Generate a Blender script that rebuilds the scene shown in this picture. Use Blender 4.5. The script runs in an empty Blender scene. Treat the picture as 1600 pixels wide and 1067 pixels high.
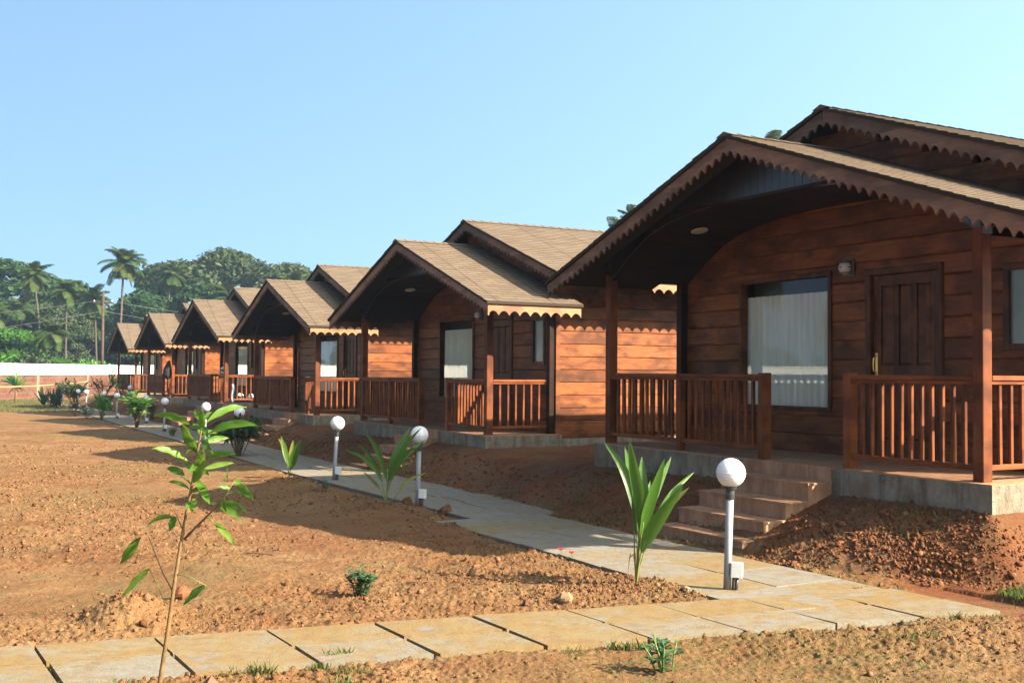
import bpy, math, random
import numpy as np
from mathutils import Matrix, Vector

SC = bpy.context.scene
COL = SC.collection
R = math.radians
random.seed(7)
rng = np.random.default_rng(11)

# ------------------------------------------------------------------ camera
F, PITCH, ROLL = 1708.6, 0.0284872, 0.0070371
cam_d = bpy.data.cameras.new('camera')
cam = bpy.data.objects.new('camera', cam_d)
COL.objects.link(cam)
cp, sp, cr, sr = math.cos(PITCH), math.sin(PITCH), math.cos(ROLL), math.sin(ROLL)
fw = Vector((0, cp, sp)); up = Vector((0, -sp, cp)); rt = Vector((1, 0, 0))
r2 = rt * cr + up * sr
u2 = up * cr - rt * sr
cam.matrix_world = Matrix(((r2.x, u2.x, -fw.x, 0), (r2.y, u2.y, -fw.y, 0), (r2.z, u2.z, -fw.z, 1.7), (0, 0, 0, 1)))
cam_d.sensor_width = 36
cam_d.lens = F / 1600 * 36
cam_d.clip_end = 6000
cam_d.clip_start = 0.1
SC.camera = cam

# ------------------------------------------------------------------ light
SUN = Vector((1.578, -0.575, 1.0)).normalized()
elev = math.asin(SUN.z)
azim = math.atan2(SUN.x, SUN.y)
w = bpy.data.worlds.new('World'); SC.world = w; w.use_nodes = True
nt = w.node_tree; nt.nodes.clear()
sky = nt.nodes.new('ShaderNodeTexSky'); sky.sky_type = 'NISHITA'; sky.sun_disc = False
sky.sun_elevation = elev; sky.sun_rotation = azim
sky.air_density = 1.0; sky.dust_density = 2.0; sky.ozone_density = 1.6; sky.altitude = 10
bg = nt.nodes.new('ShaderNodeBackground'); bg.inputs[1].default_value = 0.052
out = nt.nodes.new('ShaderNodeOutputWorld')
tc = nt.nodes.new('ShaderNodeTexCoord'); m1 = nt.nodes.new('ShaderNodeVectorMath'); m1.operation = 'MULTIPLY_ADD'
m1.inputs[1].default_value = (1, 1, .45); m1.inputs[2].default_value = (.45, .1, .25)     # hazy bright sky: an even wash towards the horizon
m2 = nt.nodes.new('ShaderNodeVectorMath'); m2.operation = 'NORMALIZE'
nt.links.new(tc.outputs['Generated'], m1.inputs[0]); nt.links.new(m1.outputs[0], m2.inputs[0]); nt.links.new(m2.outputs[0], sky.inputs[0])
mx = nt.nodes.new('ShaderNodeMix'); mx.data_type = 'RGBA'; mx.blend_type = 'MULTIPLY'; mx.inputs[0].default_value = 1
nt.links.new(sky.outputs[0], mx.inputs[6]); mx.inputs[7].default_value = (.95, 1.07, 1.04, 1)
nt.links.new(mx.outputs[2], bg.inputs[0]); nt.links.new(bg.outputs[0], out.inputs[0])
sd = bpy.data.lights.new('sun', 'SUN'); sd.energy = 5.0; sd.angle = R(0.5); sd.color = (1.0, 0.86, 0.66)
so = bpy.data.objects.new('sun', sd); COL.objects.link(so)
so.rotation_euler = SUN.to_track_quat('Z', 'Y').to_euler()
so.location = (30, -10, 30)
SC.view_settings.view_transform = 'Standard'; SC.view_settings.look = 'None'
SC.view_settings.exposure = 2.45; SC.view_settings.gamma = 1.0
SC.cycles.max_bounces = 6; SC.cycles.transparent_max_bounces = 16
SC.cycles.use_denoising = True

# ------------------------------------------------------------------ materials
class N:
    """tiny node-graph writer"""
    def __init__(s, name):
        s.m = bpy.data.materials.new(name); s.m.use_nodes = True
        s.t = s.m.node_tree; s.t.nodes.clear()
        s.out = s.t.nodes.new('ShaderNodeOutputMaterial')
        s.b = s.t.nodes.new('ShaderNodeBsdfPrincipled')
        s.t.links.new(s.b.outputs[0], s.out.inputs[0])
    def n(s, kind, **kw):
        x = s.t.nodes.new('ShaderNode' + kind)
        for k, v in kw.items(): setattr(x, k, v)
        return x
    def l(s, a, b): s.t.links.new(a, b)
    def setv(s, sock, v):
        if isinstance(v, bpy.types.NodeSocket): s.l(v, sock)
        elif isinstance(v, (tuple, list)) and len(v) == 3 and sock.type == 'RGBA': sock.default_value = (*v, 1)
        else: sock.default_value = v
    def coord(s, which='Object'): return s.n('TexCoord').outputs[which]
    def mapping(s, vec, scale=(1, 1, 1), loc=(0, 0, 0)):
        m = s.n('Mapping'); s.l(vec, m.inputs['Vector']); s.setv(m.inputs['Scale'], scale); s.setv(m.inputs['Location'], loc)
        return m.outputs[0]
    def noise(s, vec, scale=5, detail=4, rough=.6, dist=0):
        x = s.n('TexNoise'); s.l(vec, x.inputs['Vector'])
        x.inputs['Scale'].default_value = scale; x.inputs['Detail'].default_value = detail
        x.inputs['Roughness'].default_value = rough; x.inputs['Distortion'].default_value = dist
        return x.outputs['Fac']
    def ramp(s, fac, stops):
        x = s.n('ValToRGB'); s.l(fac, x.inputs[0]); e = x.color_ramp.elements
        while len(e) < len(stops): e.new(.5)
        for i, (p, c) in enumerate(stops):
            e[i].position = p; e[i].color = (*c, 1) if isinstance(c, (tuple, list)) else (c, c, c, 1)
        return x.outputs[0]
    def mix(s, fac, a, b, mode='MIX'):
        x = s.n('Mix', data_type='RGBA', blend_type=mode)
        s.setv(x.inputs[0], fac); s.setv(x.inputs[6], a); s.setv(x.inputs[7], b)
        return x.outputs[2]
    def math(s, op, a, b=0.0, c=None):
        x = s.n('Math', operation=op); s.setv(x.inputs[0], a); s.setv(x.inputs[1], b)
        if c is not None: s.setv(x.inputs[2], c)
        return x.outputs[0]
    def attr(s, name): return s.n('Attribute', attribute_name=name)
    def bump(s, h, strength=.3, dist=.01):
        x = s.n('Bump'); x.inputs['Strength'].default_value = strength; x.inputs['Distance'].default_value = dist
        s.l(h, x.inputs['Height']); s.l(x.outputs[0], s.b.inputs['Normal'])
    def fin(s, color, rough=.6, spec=.3):
        s.setv(s.b.inputs['Base Color'], color); s.setv(s.b.inputs['Roughness'], rough)
        s.b.inputs['Specular IOR Level'].default_value = spec
        return s.m

def simple(name, c, rough=.5, metal=0, spec=.4, var=.12, scale=6):
    g = N(name); co = g.coord()
    f = g.noise(co, scale, 5)
    lo = tuple(x * (1 - var) for x in c); hi = tuple(min(1, x * (1 + var)) for x in c)
    m = g.fin(g.ramp(f, [(.3, lo), (.7, hi)]), rough, spec)
    g.b.inputs['Metallic'].default_value = metal
    return m

def wood(name, c_mid, c_dark, c_light, board=0.225, axis='h', knots=True, rough=.5, bands=True, knot_amt=.75, spec=.35):
    g = N(name); co = g.coord()
    sx = g.n('SeparateXYZ'); g.l(co, sx.inputs[0])
    if axis == 'h': sc = (2.2, 2.2, 26)
    else: sc = (26, 26, 2.2)
    idx = g.math('FLOOR', g.math('DIVIDE', sx.outputs[2], board)) if axis == 'h' else g.math('FLOOR', g.math('DIVIDE', sx.outputs[0], board))
    wn = g.n('TexWhiteNoise', noise_dimensions='1D'); g.l(idx, wn.inputs['W'])
    oi = g.n('ObjectInfo')
    off = g.n('CombineXYZ'); g.l(g.math('MULTIPLY', wn.outputs[0], 13.0), off.inputs[0]); g.l(g.math('MULTIPLY', oi.outputs['Random'], 9.0), off.inputs[1])
    va = g.n('VectorMath', operation='ADD'); g.l(co, va.inputs[0]); g.l(off.outputs[0], va.inputs[1])
    grain = g.noise(g.mapping(va.outputs[0], sc), 1.0, 6, .65, 1.2)
    fine = g.noise(g.mapping(va.outputs[0], tuple(3 * q for q in sc)), 1.6, 3, .6)
    patch = g.noise(g.mapping(va.outputs[0], (1.1, 1.1, 2.2)), 1.6, 4, .6)
    col = g.ramp(grain, [(.28, c_dark), (.5, c_mid), (.75, c_light)])
    col = g.mix(g.ramp(fine, [(.35, .35), (.65, 0.0)]), col, c_dark)
    col = g.mix(g.ramp(patch, [(.40, .8), (.56, 0.0)]), col, tuple(q * .62 for q in c_dark))
    tone = g.math('MULTIPLY_ADD', wn.outputs[0], .55, .72)
    tone = g.math('MULTIPLY', tone, g.math('MULTIPLY_ADD', oi.outputs['Random'], .24, .88))
    if bands:
        hsv = g.n('HueSaturation'); g.l(col, hsv.inputs['Color']); g.l(tone, hsv.inputs['Value'])
        col = hsv.outputs[0]
    hgt = grain
    if knots:
        vo = g.n('TexVoronoi', feature='F1'); vo.inputs['Scale'].default_value = 1.0; vo.inputs['Randomness'].default_value = .85
        dis = g.noise(va.outputs[0], 9, 3)
        kco = g.mapping(va.outputs[0], (2.3, 2.3, 3.2) if axis == 'h' else (6, 6, 1.5))
        g.l(kco, vo.inputs['Vector'])
        kd = g.math('ADD', vo.outputs['Distance'], g.math('MULTIPLY_ADD', dis, .22, -.11))
        k = g.ramp(kd, [(.08, knot_amt), (.15, knot_amt * .5), (.27, 0.0)])
        col = g.mix(k, col, tuple(q * .22 for q in c_mid))
    g.bump(g.math('ADD', grain, g.math('MULTIPLY', fine, .5)), .35, .006)
    return g.fin(col, rough, spec)

M_WALL = wood('stained_pine_boards', (.42, .127, .032), (.20, .053, .016), (.55, .20, .055), knots=True, rough=.52, spec=.18, knot_amt=.95)
M_RAIL = wood('stained_rail_timber', (.34, .092, .022), (.19, .046, .012), (.44, .14, .036), axis='v', knots=True, rough=.58, spec=.15, bands=True, board=.13, knot_amt=.5)
M_RAILH = wood('stained_rail_timber_lengthwise', (.34, .092, .022), (.19, .046, .012), (.44, .14, .036), axis='h', knots=True, rough=.58, spec=.15, board=.3, knot_amt=.4)
M_DOOR = wood('varnished_door_timber', (.20, .066, .019), (.10, .028, .008), (.28, .10, .03), axis='v', knots=False, rough=.5, spec=.2, board=.11)
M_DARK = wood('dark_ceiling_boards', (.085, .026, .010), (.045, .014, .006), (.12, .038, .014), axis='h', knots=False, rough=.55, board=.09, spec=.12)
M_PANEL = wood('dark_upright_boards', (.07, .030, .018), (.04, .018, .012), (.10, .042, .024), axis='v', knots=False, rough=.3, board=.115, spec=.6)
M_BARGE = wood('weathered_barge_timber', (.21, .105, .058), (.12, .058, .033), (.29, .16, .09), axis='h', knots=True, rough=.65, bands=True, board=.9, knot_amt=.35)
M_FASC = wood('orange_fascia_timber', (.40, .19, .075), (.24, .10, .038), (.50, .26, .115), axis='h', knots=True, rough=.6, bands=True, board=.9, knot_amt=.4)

def mk_shingle():
    g = N('asphalt_shingles'); uv = g.coord('UV')
    br = g.n('TexBrick', offset=.5); g.l(uv, br.inputs['Vector'])
    br.inputs['Scale'].default_value = 1; br.inputs['Brick Width'].default_value = .32; br.inputs['Row Height'].default_value = .145
    br.inputs['Mortar Size'].default_value = .008; br.inputs['Mortar Smooth'].default_value = .2; br.inputs['Bias'].default_value = -.1
    br.inputs['Color1'].default_value = (.30, .225, .16, 1); br.inputs['Color2'].default_value = (.17, .122, .086, 1)
    br.inputs['Mortar'].default_value = (.05, .036, .027, 1)
    big = g.noise(g.mapping(uv, (.6, 1.4, 1)), 1.2, 5)
    gr = g.noise(uv, 260, 2)
    c = g.mix(g.ramp(big, [(.35, .38), (.62, 0.0)]), br.outputs['Color'], (.15, .108, .078))
    c = g.mix(.34, c, g.ramp(gr, [(.3, (.12, .088, .062)), (.7, (.36, .27, .19))]))
    # every twelfth course or so a long seam between sheets
    sx = g.n('SeparateXYZ'); g.l(uv, sx.inputs[0])
    fr = g.math('FRACT', g.math('DIVIDE', g.math('ADD', sx.outputs[0], g.math('MULTIPLY', sx.outputs[1], .07)), 1.04))
    seam = g.ramp(fr, [(.0, .9), (.014, .9), (.026, 0.0)])
    c = g.mix(seam, c, (.07, .048, .034))
    g.bump(g.math('ADD', gr, g.math('MULTIPLY', br.outputs['Fac'], -1.5)), .5, .006)
    return g.fin(c, .9, .15)
M_SHING = mk_shingle()

def mk_concrete():
    g = N('rough_concrete'); co = g.coord()
    a = g.noise(co, 3, 6, .65); b = g.noise(co, 22, 5, .7)
    st = g.noise(g.mapping(co, (5, 5, .9)), 1.4, 5, .7)
    c = g.ramp(a, [(.3, (.18, .145, .10)), (.5, (.29, .25, .185)), (.72, (.38, .34, .26))])
    c = g.mix(g.ramp(st, [(.36, .75), (.55, 0.0)]), c, (.085, .072, .055))
    c = g.mix(g.ramp(b, [(.55, 0.0), (.72, .45)]), c, (.42, .40, .35))
    c = g.mix(g.ramp(g.noise(co, 1.6, 4), [(.5, 0.0), (.66, .55)]), c, (.25, .13, .065))
    g.bump(g.math('ADD', b, a), .6, .03)
    return g.fin(c, .9, .2)
M_CONC = mk_concrete()
def mk_steps():
    g = N('dusty_step_stone'); co = g.coord()
    a = g.noise(co, 4, 6, .65); b = g.noise(g.mapping(co, (9, 9, 1.6)), 1.5, 4, .7)
    c = g.ramp(a, [(.3, (.21, .10, .05)), (.55, (.31, .165, .09)), (.75, (.37, .23, .14))])
    c = g.mix(g.ramp(b, [(.38, .6), (.58, 0.0)]), c, (.14, .07, .042))
    g.bump(g.noise(co, 40, 4), .3, .01)
    return g.fin(c, .8, .25)
M_STEP = mk_steps()

def mk_soil():
    g = N('red_brown_soil'); co = g.coord()
    a = g.noise(co, .55, 6, .6); b = g.noise(co, 4, 6, .68); c_ = g.noise(co, 34, 5, .72); d = g.noise(co, 110, 3, .7)
    red = g.attr('red').outputs['Fac']; gr = g.attr('green').outputs['Fac']
    c = g.ramp(a, [(.32, (.32, .155, .062)), (.5, (.41, .225, .10)), (.68, (.46, .28, .14))])
    c = g.mix(g.ramp(b, [(.35, .6), (.6, 0.0)]), c, (.25, .115, .05))
    c = g.mix(g.ramp(g.noise(co, 1.4, 5, .7), [(.52, 0.0), (.66, .6)]), c, (.30, .235, .115))
    rc = g.ramp(b, [(.3, (.20, .062, .028)), (.55, (.32, .108, .044)), (.75, (.40, .17, .075))])
    rc = g.mix(g.ramp(g.noise(co, 1.3, 5, .65), [(.42, 0.0), (.62, .75)]), rc, (.30, .20, .105))
    c = g.mix(red, c, rc)
    c = g.mix(g.ramp(g.noise(co, .9, 7, .72, .8), [(.36, .55), (.50, 0.0)]), c, (.23, .10, .045))
    c = g.mix(g.ramp(c_, [(.34, .55), (.52, 0.0)]), c, (.15, .062, .027))
    c = g.mix(g.ramp(d, [(.56, 0.0), (.72, .42)]), c, (.55, .33, .17))
    gm = g.math('MULTIPLY', gr, g.ramp(g.noise(co, 6, 6, .75), [(.40, 0.0), (.62, 1.0)]))
    c = g.mix(gm, c, g.ramp(c_, [(.35, (.17, .14, .05)), (.65, (.30, .23, .095))]))
    g.bump(g.math('ADD', g.math('MULTIPLY', c_, 1.0), g.math('MULTIPLY', d, .5)), .75, .02)
    return g.fin(c, .95, .1)
M_SOIL = mk_soil()
def mk_clod():
    g = N('dry_soil_clods'); co = g.coord(); v = g.attr('tone').outputs['Fac']; r_ = g.attr('red').outputs['Fac']
    b = g.noise(co, 40, 5, .7)
    c = g.ramp(v, [(0, (.20, .085, .036)), (.5, (.37, .195, .088)), (1, (.47, .29, .15))])
    c = g.mix(r_, c, g.ramp(v, [(0, (.15, .045, .02)), (.5, (.28, .09, .036)), (1, (.42, .20, .10))]))
    c = g.mix(g.ramp(b, [(.35, .5), (.6, 0.0)]), c, (.18, .075, .032))
    g.bump(b, .8, .012)
    return g.fin(c, .95, .1)
M_CLOD = mk_clod()
M_ROCK = simple('pale_laterite_stone', (.42, .27, .15), .9, 0, .15, .35, 9)
M_ROCKR = simple('reddish_laterite_stone', (.13, .05, .025), .95, 0, .1, .35, 12)
M_ROCKD = simple('dark_earth_lump', (.17, .085, .045), .95, 0, .1, .4, 12)

def mk_slab():
    g = N('sandstone_paving'); co = g.coord(); v = g.attr('tone').outputs['Fac']
    a = g.noise(co, 2.3, 7, .68, .6); b = g.noise(g.mapping(co, (1.2, 3.5, 3)), 2.6, 7, .72, .5); d = g.noise(co, 90, 4, .75); e_ = g.noise(co, 9, 6, .75)
    c = g.ramp(g.math('ADD', g.math('MULTIPLY_ADD', v, .42, -.12), g.math('MULTIPLY', a, .85)), [(.34, (.50, .495, .45)), (.46, (.50, .465, .37)), (.58, (.52, .41, .23)), (.72, (.53, .35, .145))])
    c = g.mix(g.ramp(b, [(.38, .7), (.52, 0.0)]), c, (.50, .325, .145))
    c = g.mix(g.ramp(g.noise(co, 4.2, 6, .7), [(.57, 0.0), (.66, .7)]), c, (.43, .48, .52))
    c = g.mix(g.ramp(e_, [(.36, .5), (.52, 0.0)]), c, (.34, .21, .10))
    c = g.mix(g.ramp(d, [(.38, .45), (.55, 0.0)]), c, (.26, .17, .09))
    g.bump(g.math('ADD', d, g.math('MULTIPLY', e_, 2)), .45, .012)
    return g.fin(c, .88, .12)
M_SLAB = mk_slab()
def mk_white():
    g = N('whitewashed_plaster'); co = g.coord()
    st = g.noise(g.mapping(co, (1, .5, .12)), 1.0, 5, .7)
    c = g.mix(g.ramp(st, [(.3, .25), (.5, 0.0)]), (.86, .86, .83), (.62, .60, .55))
    return g.fin(c, .8, .2)
M_WHITE = mk_white()
def mk_laterite():
    g = N('laterite_block_wall'); uv = g.coord('UV')
    br = g.n('TexBrick', offset=.5); g.l(uv, br.inputs['Vector'])
    br.inputs['Scale'].default_value = 1; br.inputs['Brick Width'].default_value = .62; br.inputs['Row Height'].default_value = .36
    br.inputs['Mortar Size'].default_value = .022; br.inputs['Color1'].default_value = (.33, .135, .085, 1); br.inputs['Color2'].default_value = (.22, .085, .055, 1)
    br.inputs['Mortar'].default_value = (.36, .25, .19, 1)
    n_ = g.noise(uv, 3, 6, .7)
    c = g.mix(g.ramp(n_, [(.35, .5), (.55, 0.0)]), br.outputs['Color'], (.15, .075, .05))
    c = g.mix(g.ramp(g.noise(uv, .4, 4), [(.5, 0.0), (.7, .5)]), c, (.36, .24, .17))
    g.bump(g.math('ADD', n_, g.math('MULTIPLY', br.outputs['Fac'], -1)), .6, .03)
    return g.fin(c, .95, .1)
M_LAT = mk_laterite()

def leafmat(name, lo, mid, hi, trans=.35, rough=.45, spec=.35, vein=False):
    g = N(name); v = g.attr('tone').outputs['Fac']
    c = g.ramp(v, [(0, lo), (.5, mid), (1, hi)])
    n_ = g.noise(g.coord(), 14 if not vein else 30, 3)
    c = g.mix(g.ramp(n_, [(.35, .35), (.6, 0.0)]), c, lo)
    if vein:
        wv = g.n('TexWave', wave_type='BANDS', bands_direction='X'); g.l(g.coord('UV'), wv.inputs['Vector']); wv.inputs['Scale'].default_value = 3.2
        c = g.mix(g.math('MULTIPLY', wv.outputs['Fac'], .35), c, hi)
        g.bump(wv.outputs['Fac'], .4, .006)
    g.fin(c, rough, spec)
    tr = g.n('BsdfTranslucent'); g.l(g.mix(.5, c, hi), tr.inputs[0])
    ms = g.n('MixShader'); ms.inputs[0].default_value = trans
    g.l(g.b.outputs[0], ms.inputs[1]); g.l(tr.outputs[0], ms.inputs[2]); g.l(ms.outputs[0], g.out.inputs[0])
    return g.m
M_TREE1 = leafmat('grey_green_foliage', (.022, .045, .020), (.055, .085, .034), (.11, .125, .06), .25, .75, .08)
M_TREE2 = leafmat('dark_green_foliage', (.014, .040, .018), (.032, .075, .026), (.06, .11, .036), .25, .75, .08)
M_TREE3 = leafmat('bright_green_foliage', (.03, .10, .015), (.06, .17, .022), (.11, .24, .04), .35, .75, .08)
M_PALM = leafmat('coconut_fronds', (.022, .055, .014), (.06, .105, .026), (.15, .17, .045), .3, .75, .08)
M_PALMDRY = leafmat('dry_fronds', (.10, .07, .03), (.17, .12, .05), (.25, .19, .09), .2)
M_SAP = leafmat('glossy_sapling_leaf', (.055, .15, .014), (.105, .24, .024), (.22, .34, .05), .45, .45, .25)
M_SEED = leafmat('pleated_seedling_leaf', (.035, .12, .012), (.075, .21, .02), (.17, .30, .05), .4, .35, .45, vein=True)
M_YEL = leafmat('yellowing_leaf', (.14, .14, .02), (.26, .26, .04), (.34, .34, .07), .45, .4)
M_CROT = leafmat('shrub_leaf_green', (.03, .10, .016), (.07, .19, .026), (.16, .30, .05), .4, .35, .45)
M_REDL = leafmat('shrub_leaf_purple', (.045, .03, .02), (.085, .05, .03), (.14, .10, .04), .3)
M_BLUEG = leafmat('bluish_shrub_leaf', (.018, .07, .03), (.035, .11, .045), (.07, .17, .06), .3)
M_GRASS = leafmat('grass_blade', (.05, .10, .015), (.13, .19, .035), (.28, .30, .08), .4, .6)
M_RED = leafmat('red_petal', (.45, .01, .03), (.6, .02, .05), (.7, .04, .08), .3)
M_BARK = simple('grey_bark', (.16, .125, .095), .9, 0, .1, .4, 7)
M_PALMT = simple('palm_trunk', (.20, .165, .125), .9, 0, .1, .3, 5)
M_STEM = simple('young_brown_stem', (.22, .135, .055), .7, 0, .25, .35, 30)
M_STEMG = simple('green_petiole', (.20, .24, .05), .5, 0, .35, .3, 20)
M_GLOBE = simple('white_opal_globe', (.86, .84, .86), .25, 0, .5, .02, 3)
def mk_pipe():
    g = N('pale_grey_painted_pipe'); co = g.coord(); sx = g.n('SeparateXYZ'); g.l(co, sx.inputs[0])
    c = g.ramp(g.noise(co, 14, 5), [(.3, (.46, .49, .54)), (.7, (.58, .61, .66))])
    h = g.math('ADD', sx.outputs[2], g.math('MULTIPLY_ADD', g.noise(co, 22, 5, .7), .22, -.11))
    c = g.mix(g.ramp(h, [(.03, .85), (.16, 0.0)]), c, (.36, .20, .10))          # splashed mud
    c = g.mix(g.ramp(g.noise(g.mapping(co, (40, 40, 3)), 2, 4, .7), [(.60, 0.0), (.70, .5)]), c, (.30, .29, .28))
    return g.fin(c, .45, .35)
M_POST = mk_pipe()
M_BLACK = simple('black_plastic', (.02, .02, .022), .4, 0, .5)
M_BOX = simple('white_plastic_box', (.78, .76, .72), .5, 0, .4, .05)
M_BRASS = simple('brass', (.55, .36, .13), .3, .9, .5)
M_LIGHTW = simple('ceiling_light_white', (.75, .72, .64), .35, 0, .4, .04)
M_IRON = simple('dark_metal', (.03, .028, .027), .45, .6, .5)
M_POLE = simple('weathered_pole', (.11, .075, .055), .9, 0, .1, .3, 4)
M_WIRE = simple('grey_cable', (.12, .12, .12), .6)
M_ROPE = simple('yellow_rope', (.60, .46, .20), .8)
M_CLOTHN = simple('navy_cloth', (.015, .022, .09), .9)
M_CLOTHR = simple('maroon_cloth', (.09, .012, .025), .9)
M_CLOTHT = simple('teal_cloth', (.012, .07, .10), .9)
M_CLOTHB = simple('black_cloth', (.012, .011, .016), .95)
M_RUST = simple('rusty_brown_stake', (.12, .055, .035), .7, .2, .3, .4, 40)
def mk_curtain():
    g = N('cream_curtain'); co = g.coord()
    c = g.ramp(g.noise(g.mapping(co, (14, 14, 1)), 1.5, 3), [(.3, (.62, .60, .50)), (.7, (.78, .75, .63))])
    g.fin(c, .9, .1)
    tr = g.n('BsdfTranslucent'); tr.inputs[0].default_value = (.7, .7, .62, 1)
    ms = g.n('MixShader'); ms.inputs[0].default_value = .25
    g.l(g.b.outputs[0], ms.inputs[1]); g.l(tr.outputs[0], ms.inputs[2]); g.l(ms.outputs[0], g.out.inputs[0])
    return g.m
M_CURT = mk_curtain()
def mk_glass(name, tint, refl=1.0):
    g = N(name); t = g.t
    tr = g.n('BsdfTransparent'); tr.inputs[0].default_value = (*tint, 1)
    gl = g.n('BsdfGlossy'); gl.inputs['Roughness'].default_value = .015; gl.inputs[0].default_value = (1, 1, 1, 1)
    fr = g.n('Fresnel'); fr.inputs[0].default_value = 1.4
    ms = g.n('MixShader'); g.l(g.math('MULTIPLY', g.math('MULTIPLY', fr.outputs[0], refl), g.math('SUBTRACT', 1.0, g.n('NewGeometry').outputs['Backfacing'])), ms.inputs[0]); g.l(tr.outputs[0], ms.inputs[1]); g.l(gl.outputs[0], ms.inputs[2])
    g.l(ms.outputs[0], g.out.inputs[0]); t.nodes.remove(g.b)
    return g.m
M_GLASS = mk_glass('window_glass', (.95, .97, .96))
M_FROST = simple('frosted_glass', (.10, .16, .155), .25, 0, .6, .15, 3)
M_DARKIN = simple('dark_interior', (.03, .022, .018), .9)

# ------------------------------------------------------------------ mesh builder
class MB:
    def __init__(s): s.v = []; s.f = []; s.uv = []; s.tone = []; s.mi = []
    def add(s, vs, fs, uvs=None, tone=None, mi=0):
        o = len(s.v); s.v.extend(vs)
        for i, f in enumerate(fs):
            s.f.append([o + k for k in f])
            s.uv.append(uvs[i] if uvs else None)
            s.tone.append(tone if tone is not None else .5)
            s.mi.append(mi)
    def box(s, a, b, ch=0.0):
        x0, y0, z0 = a; x1, y1, z1 = b
        if ch <= 0:
            vs = [(x0, y0, z0), (x1, y0, z0), (x1, y1, z0), (x0, y1, z0), (x0, y0, z1), (x1, y0, z1), (x1, y1, z1), (x0, y1, z1)]
            s.add(vs, [(3, 2, 1, 0), (4, 5, 6, 7), (0, 1, 5, 4), (1, 2, 6, 5), (2, 3, 7, 6), (3, 0, 4, 7)])
        else:
            # box with chamfered edges along its longest axis
            d = [x1 - x0, y1 - y0, z1 - z0]; ax = d.index(max(d)); o = [i for i in range(3) if i != ax]
            lo = [x0, y0, z0]; hi = [x1, y1, z1]
            p0, p1, q0, q1 = lo[o[0]], hi[o[0]], lo[o[1]], hi[o[1]]
            ring = [(p0 + ch, q0), (p1 - ch, q0), (p1, q0 + ch), (p1, q1 - ch), (p1 - ch, q1), (p0 + ch, q1), (p0, q1 - ch), (p0, q0 + ch)]
            vs = []
            for t in (lo[ax], hi[ax]):
                for p, q in ring:
                    c = [0, 0, 0]; c[ax] = t; c[o[0]] = p; c[o[1]] = q; vs.append(tuple(c))
            fs = [(i, (i + 1) % 8, 8 + (i + 1) % 8, 8 + i) for i in range(8)] + [tuple(range(7, -1, -1)), tuple(range(8, 16))]
            if ax == 1: fs = [tuple(reversed(f)) for f in fs]
            s.add(vs, fs)
    def prism(s, poly, axis, t0, t1):
        """polygon in the plane across axis, extruded from t0 to t1 along it"""
        n = len(poly); vs = []
        for t in (t0, t1):
            for p, q in poly:
                vs.append({0: (t, p, q), 1: (p, t, q), 2: (p, q, t)}[axis])
        fs = [(i, (i + 1) % n, n + (i + 1) % n, n + i) for i in range(n)] + [tuple(range(n - 1, -1, -1)), tuple(range(n, 2 * n))]
        s.add(vs, fs)
    def tube(s, pts, rad, n=8, cap=True, tone=None):
        pts = [Vector(p) for p in pts]; m = len(pts)
        if not hasattr(rad, '__len__'): rad = [rad] * m
        vs = []; ref = None
        for i, p in enumerate(pts):
            d = (pts[min(i + 1, m - 1)] - pts[max(i - 1, 0)]).normalized()
            if ref is None:
                ref = d.orthogonal().normalized()
            a = (ref - d * ref.dot(d)).normalized(); b = d.cross(a); ref = a
            for k in range(n):
                t = 2 * math.pi * k / n; q = p + (a * math.cos(t) + b * math.sin(t)) * rad[i]; vs.append(tuple(q))
        fs = [(i * n + k, i * n + (k + 1) % n, (i + 1) * n + (k + 1) % n, (i + 1) * n + k) for i in range(m - 1) for k in range(n)]
        if cap: fs += [tuple(range(n - 1, -1, -1)), tuple(range((m - 1) * n, m * n))]
        s.add(vs, fs, tone=tone)
    def lathe(s, prof, n=24, c=(0, 0, 0)):
        vs = []; m = len(prof)
        for r_, z in prof:
            for k in range(n):
                t = 2 * math.pi * k / n; vs.append((c[0] + r_ * math.cos(t), c[1] + r_ * math.sin(t), c[2] + z))
        fs = [(i * n + k, i * n + (k + 1) % n, (i + 1) * n + (k + 1) % n, (i + 1) * n + k) for i in range(m - 1) for k in range(n)]
        fs += [tuple(range(n - 1, -1, -1)), tuple(range((m - 1) * n, m * n))]
        s.add(vs, fs)
    def blade(s, pts, width, side=(1, 0, 0), fold=.25, tone=.5, wav=0.0, prof=None):
        """leaf: pts from base to tip, half-width profile, a fold along the midrib"""
        pts = [Vector(p) for p in pts]; n = len(pts); side = Vector(side).normalized(); vs = []; uvs_ = []
        for i, p in enumerate(pts):
            t = i / (n - 1)
            d = (pts[min(i + 1, n - 1)] - pts[max(i - 1, 0)]).normalized()
            a = (side - d * side.dot(d)); a = a.normalized() if a.length > 1e-6 else d.orthogonal().normalized()
            nrm = a.cross(d)
            wv = (prof(t) if prof else (math.sin(math.pi * min(1, t * .93 + .05)) ** .8)) * width * .5
            k = wav * math.sin(t * 17 + pts[0].x * 50) * width
            vs += [tuple(p - a * wv + nrm * (wv * fold + k)), tuple(p), tuple(p + a * wv + nrm * (wv * fold - k))]
            uvs_.append(t)
        fs = []; uvl = []
        for i in range(n - 1):
            o = 3 * i
            fs += [(o, o + 1, o + 4, o + 3), (o + 1, o + 2, o + 5, o + 4)]
            t0, t1 = uvs_[i], uvs_[i + 1]
            uvl += [[(0, t0), (.5, t0), (.5, t1), (0, t1)], [(.5, t0), (1, t0), (1, t1), (.5, t1)]]
        s.add(vs, fs, uvl, tone)
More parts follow.
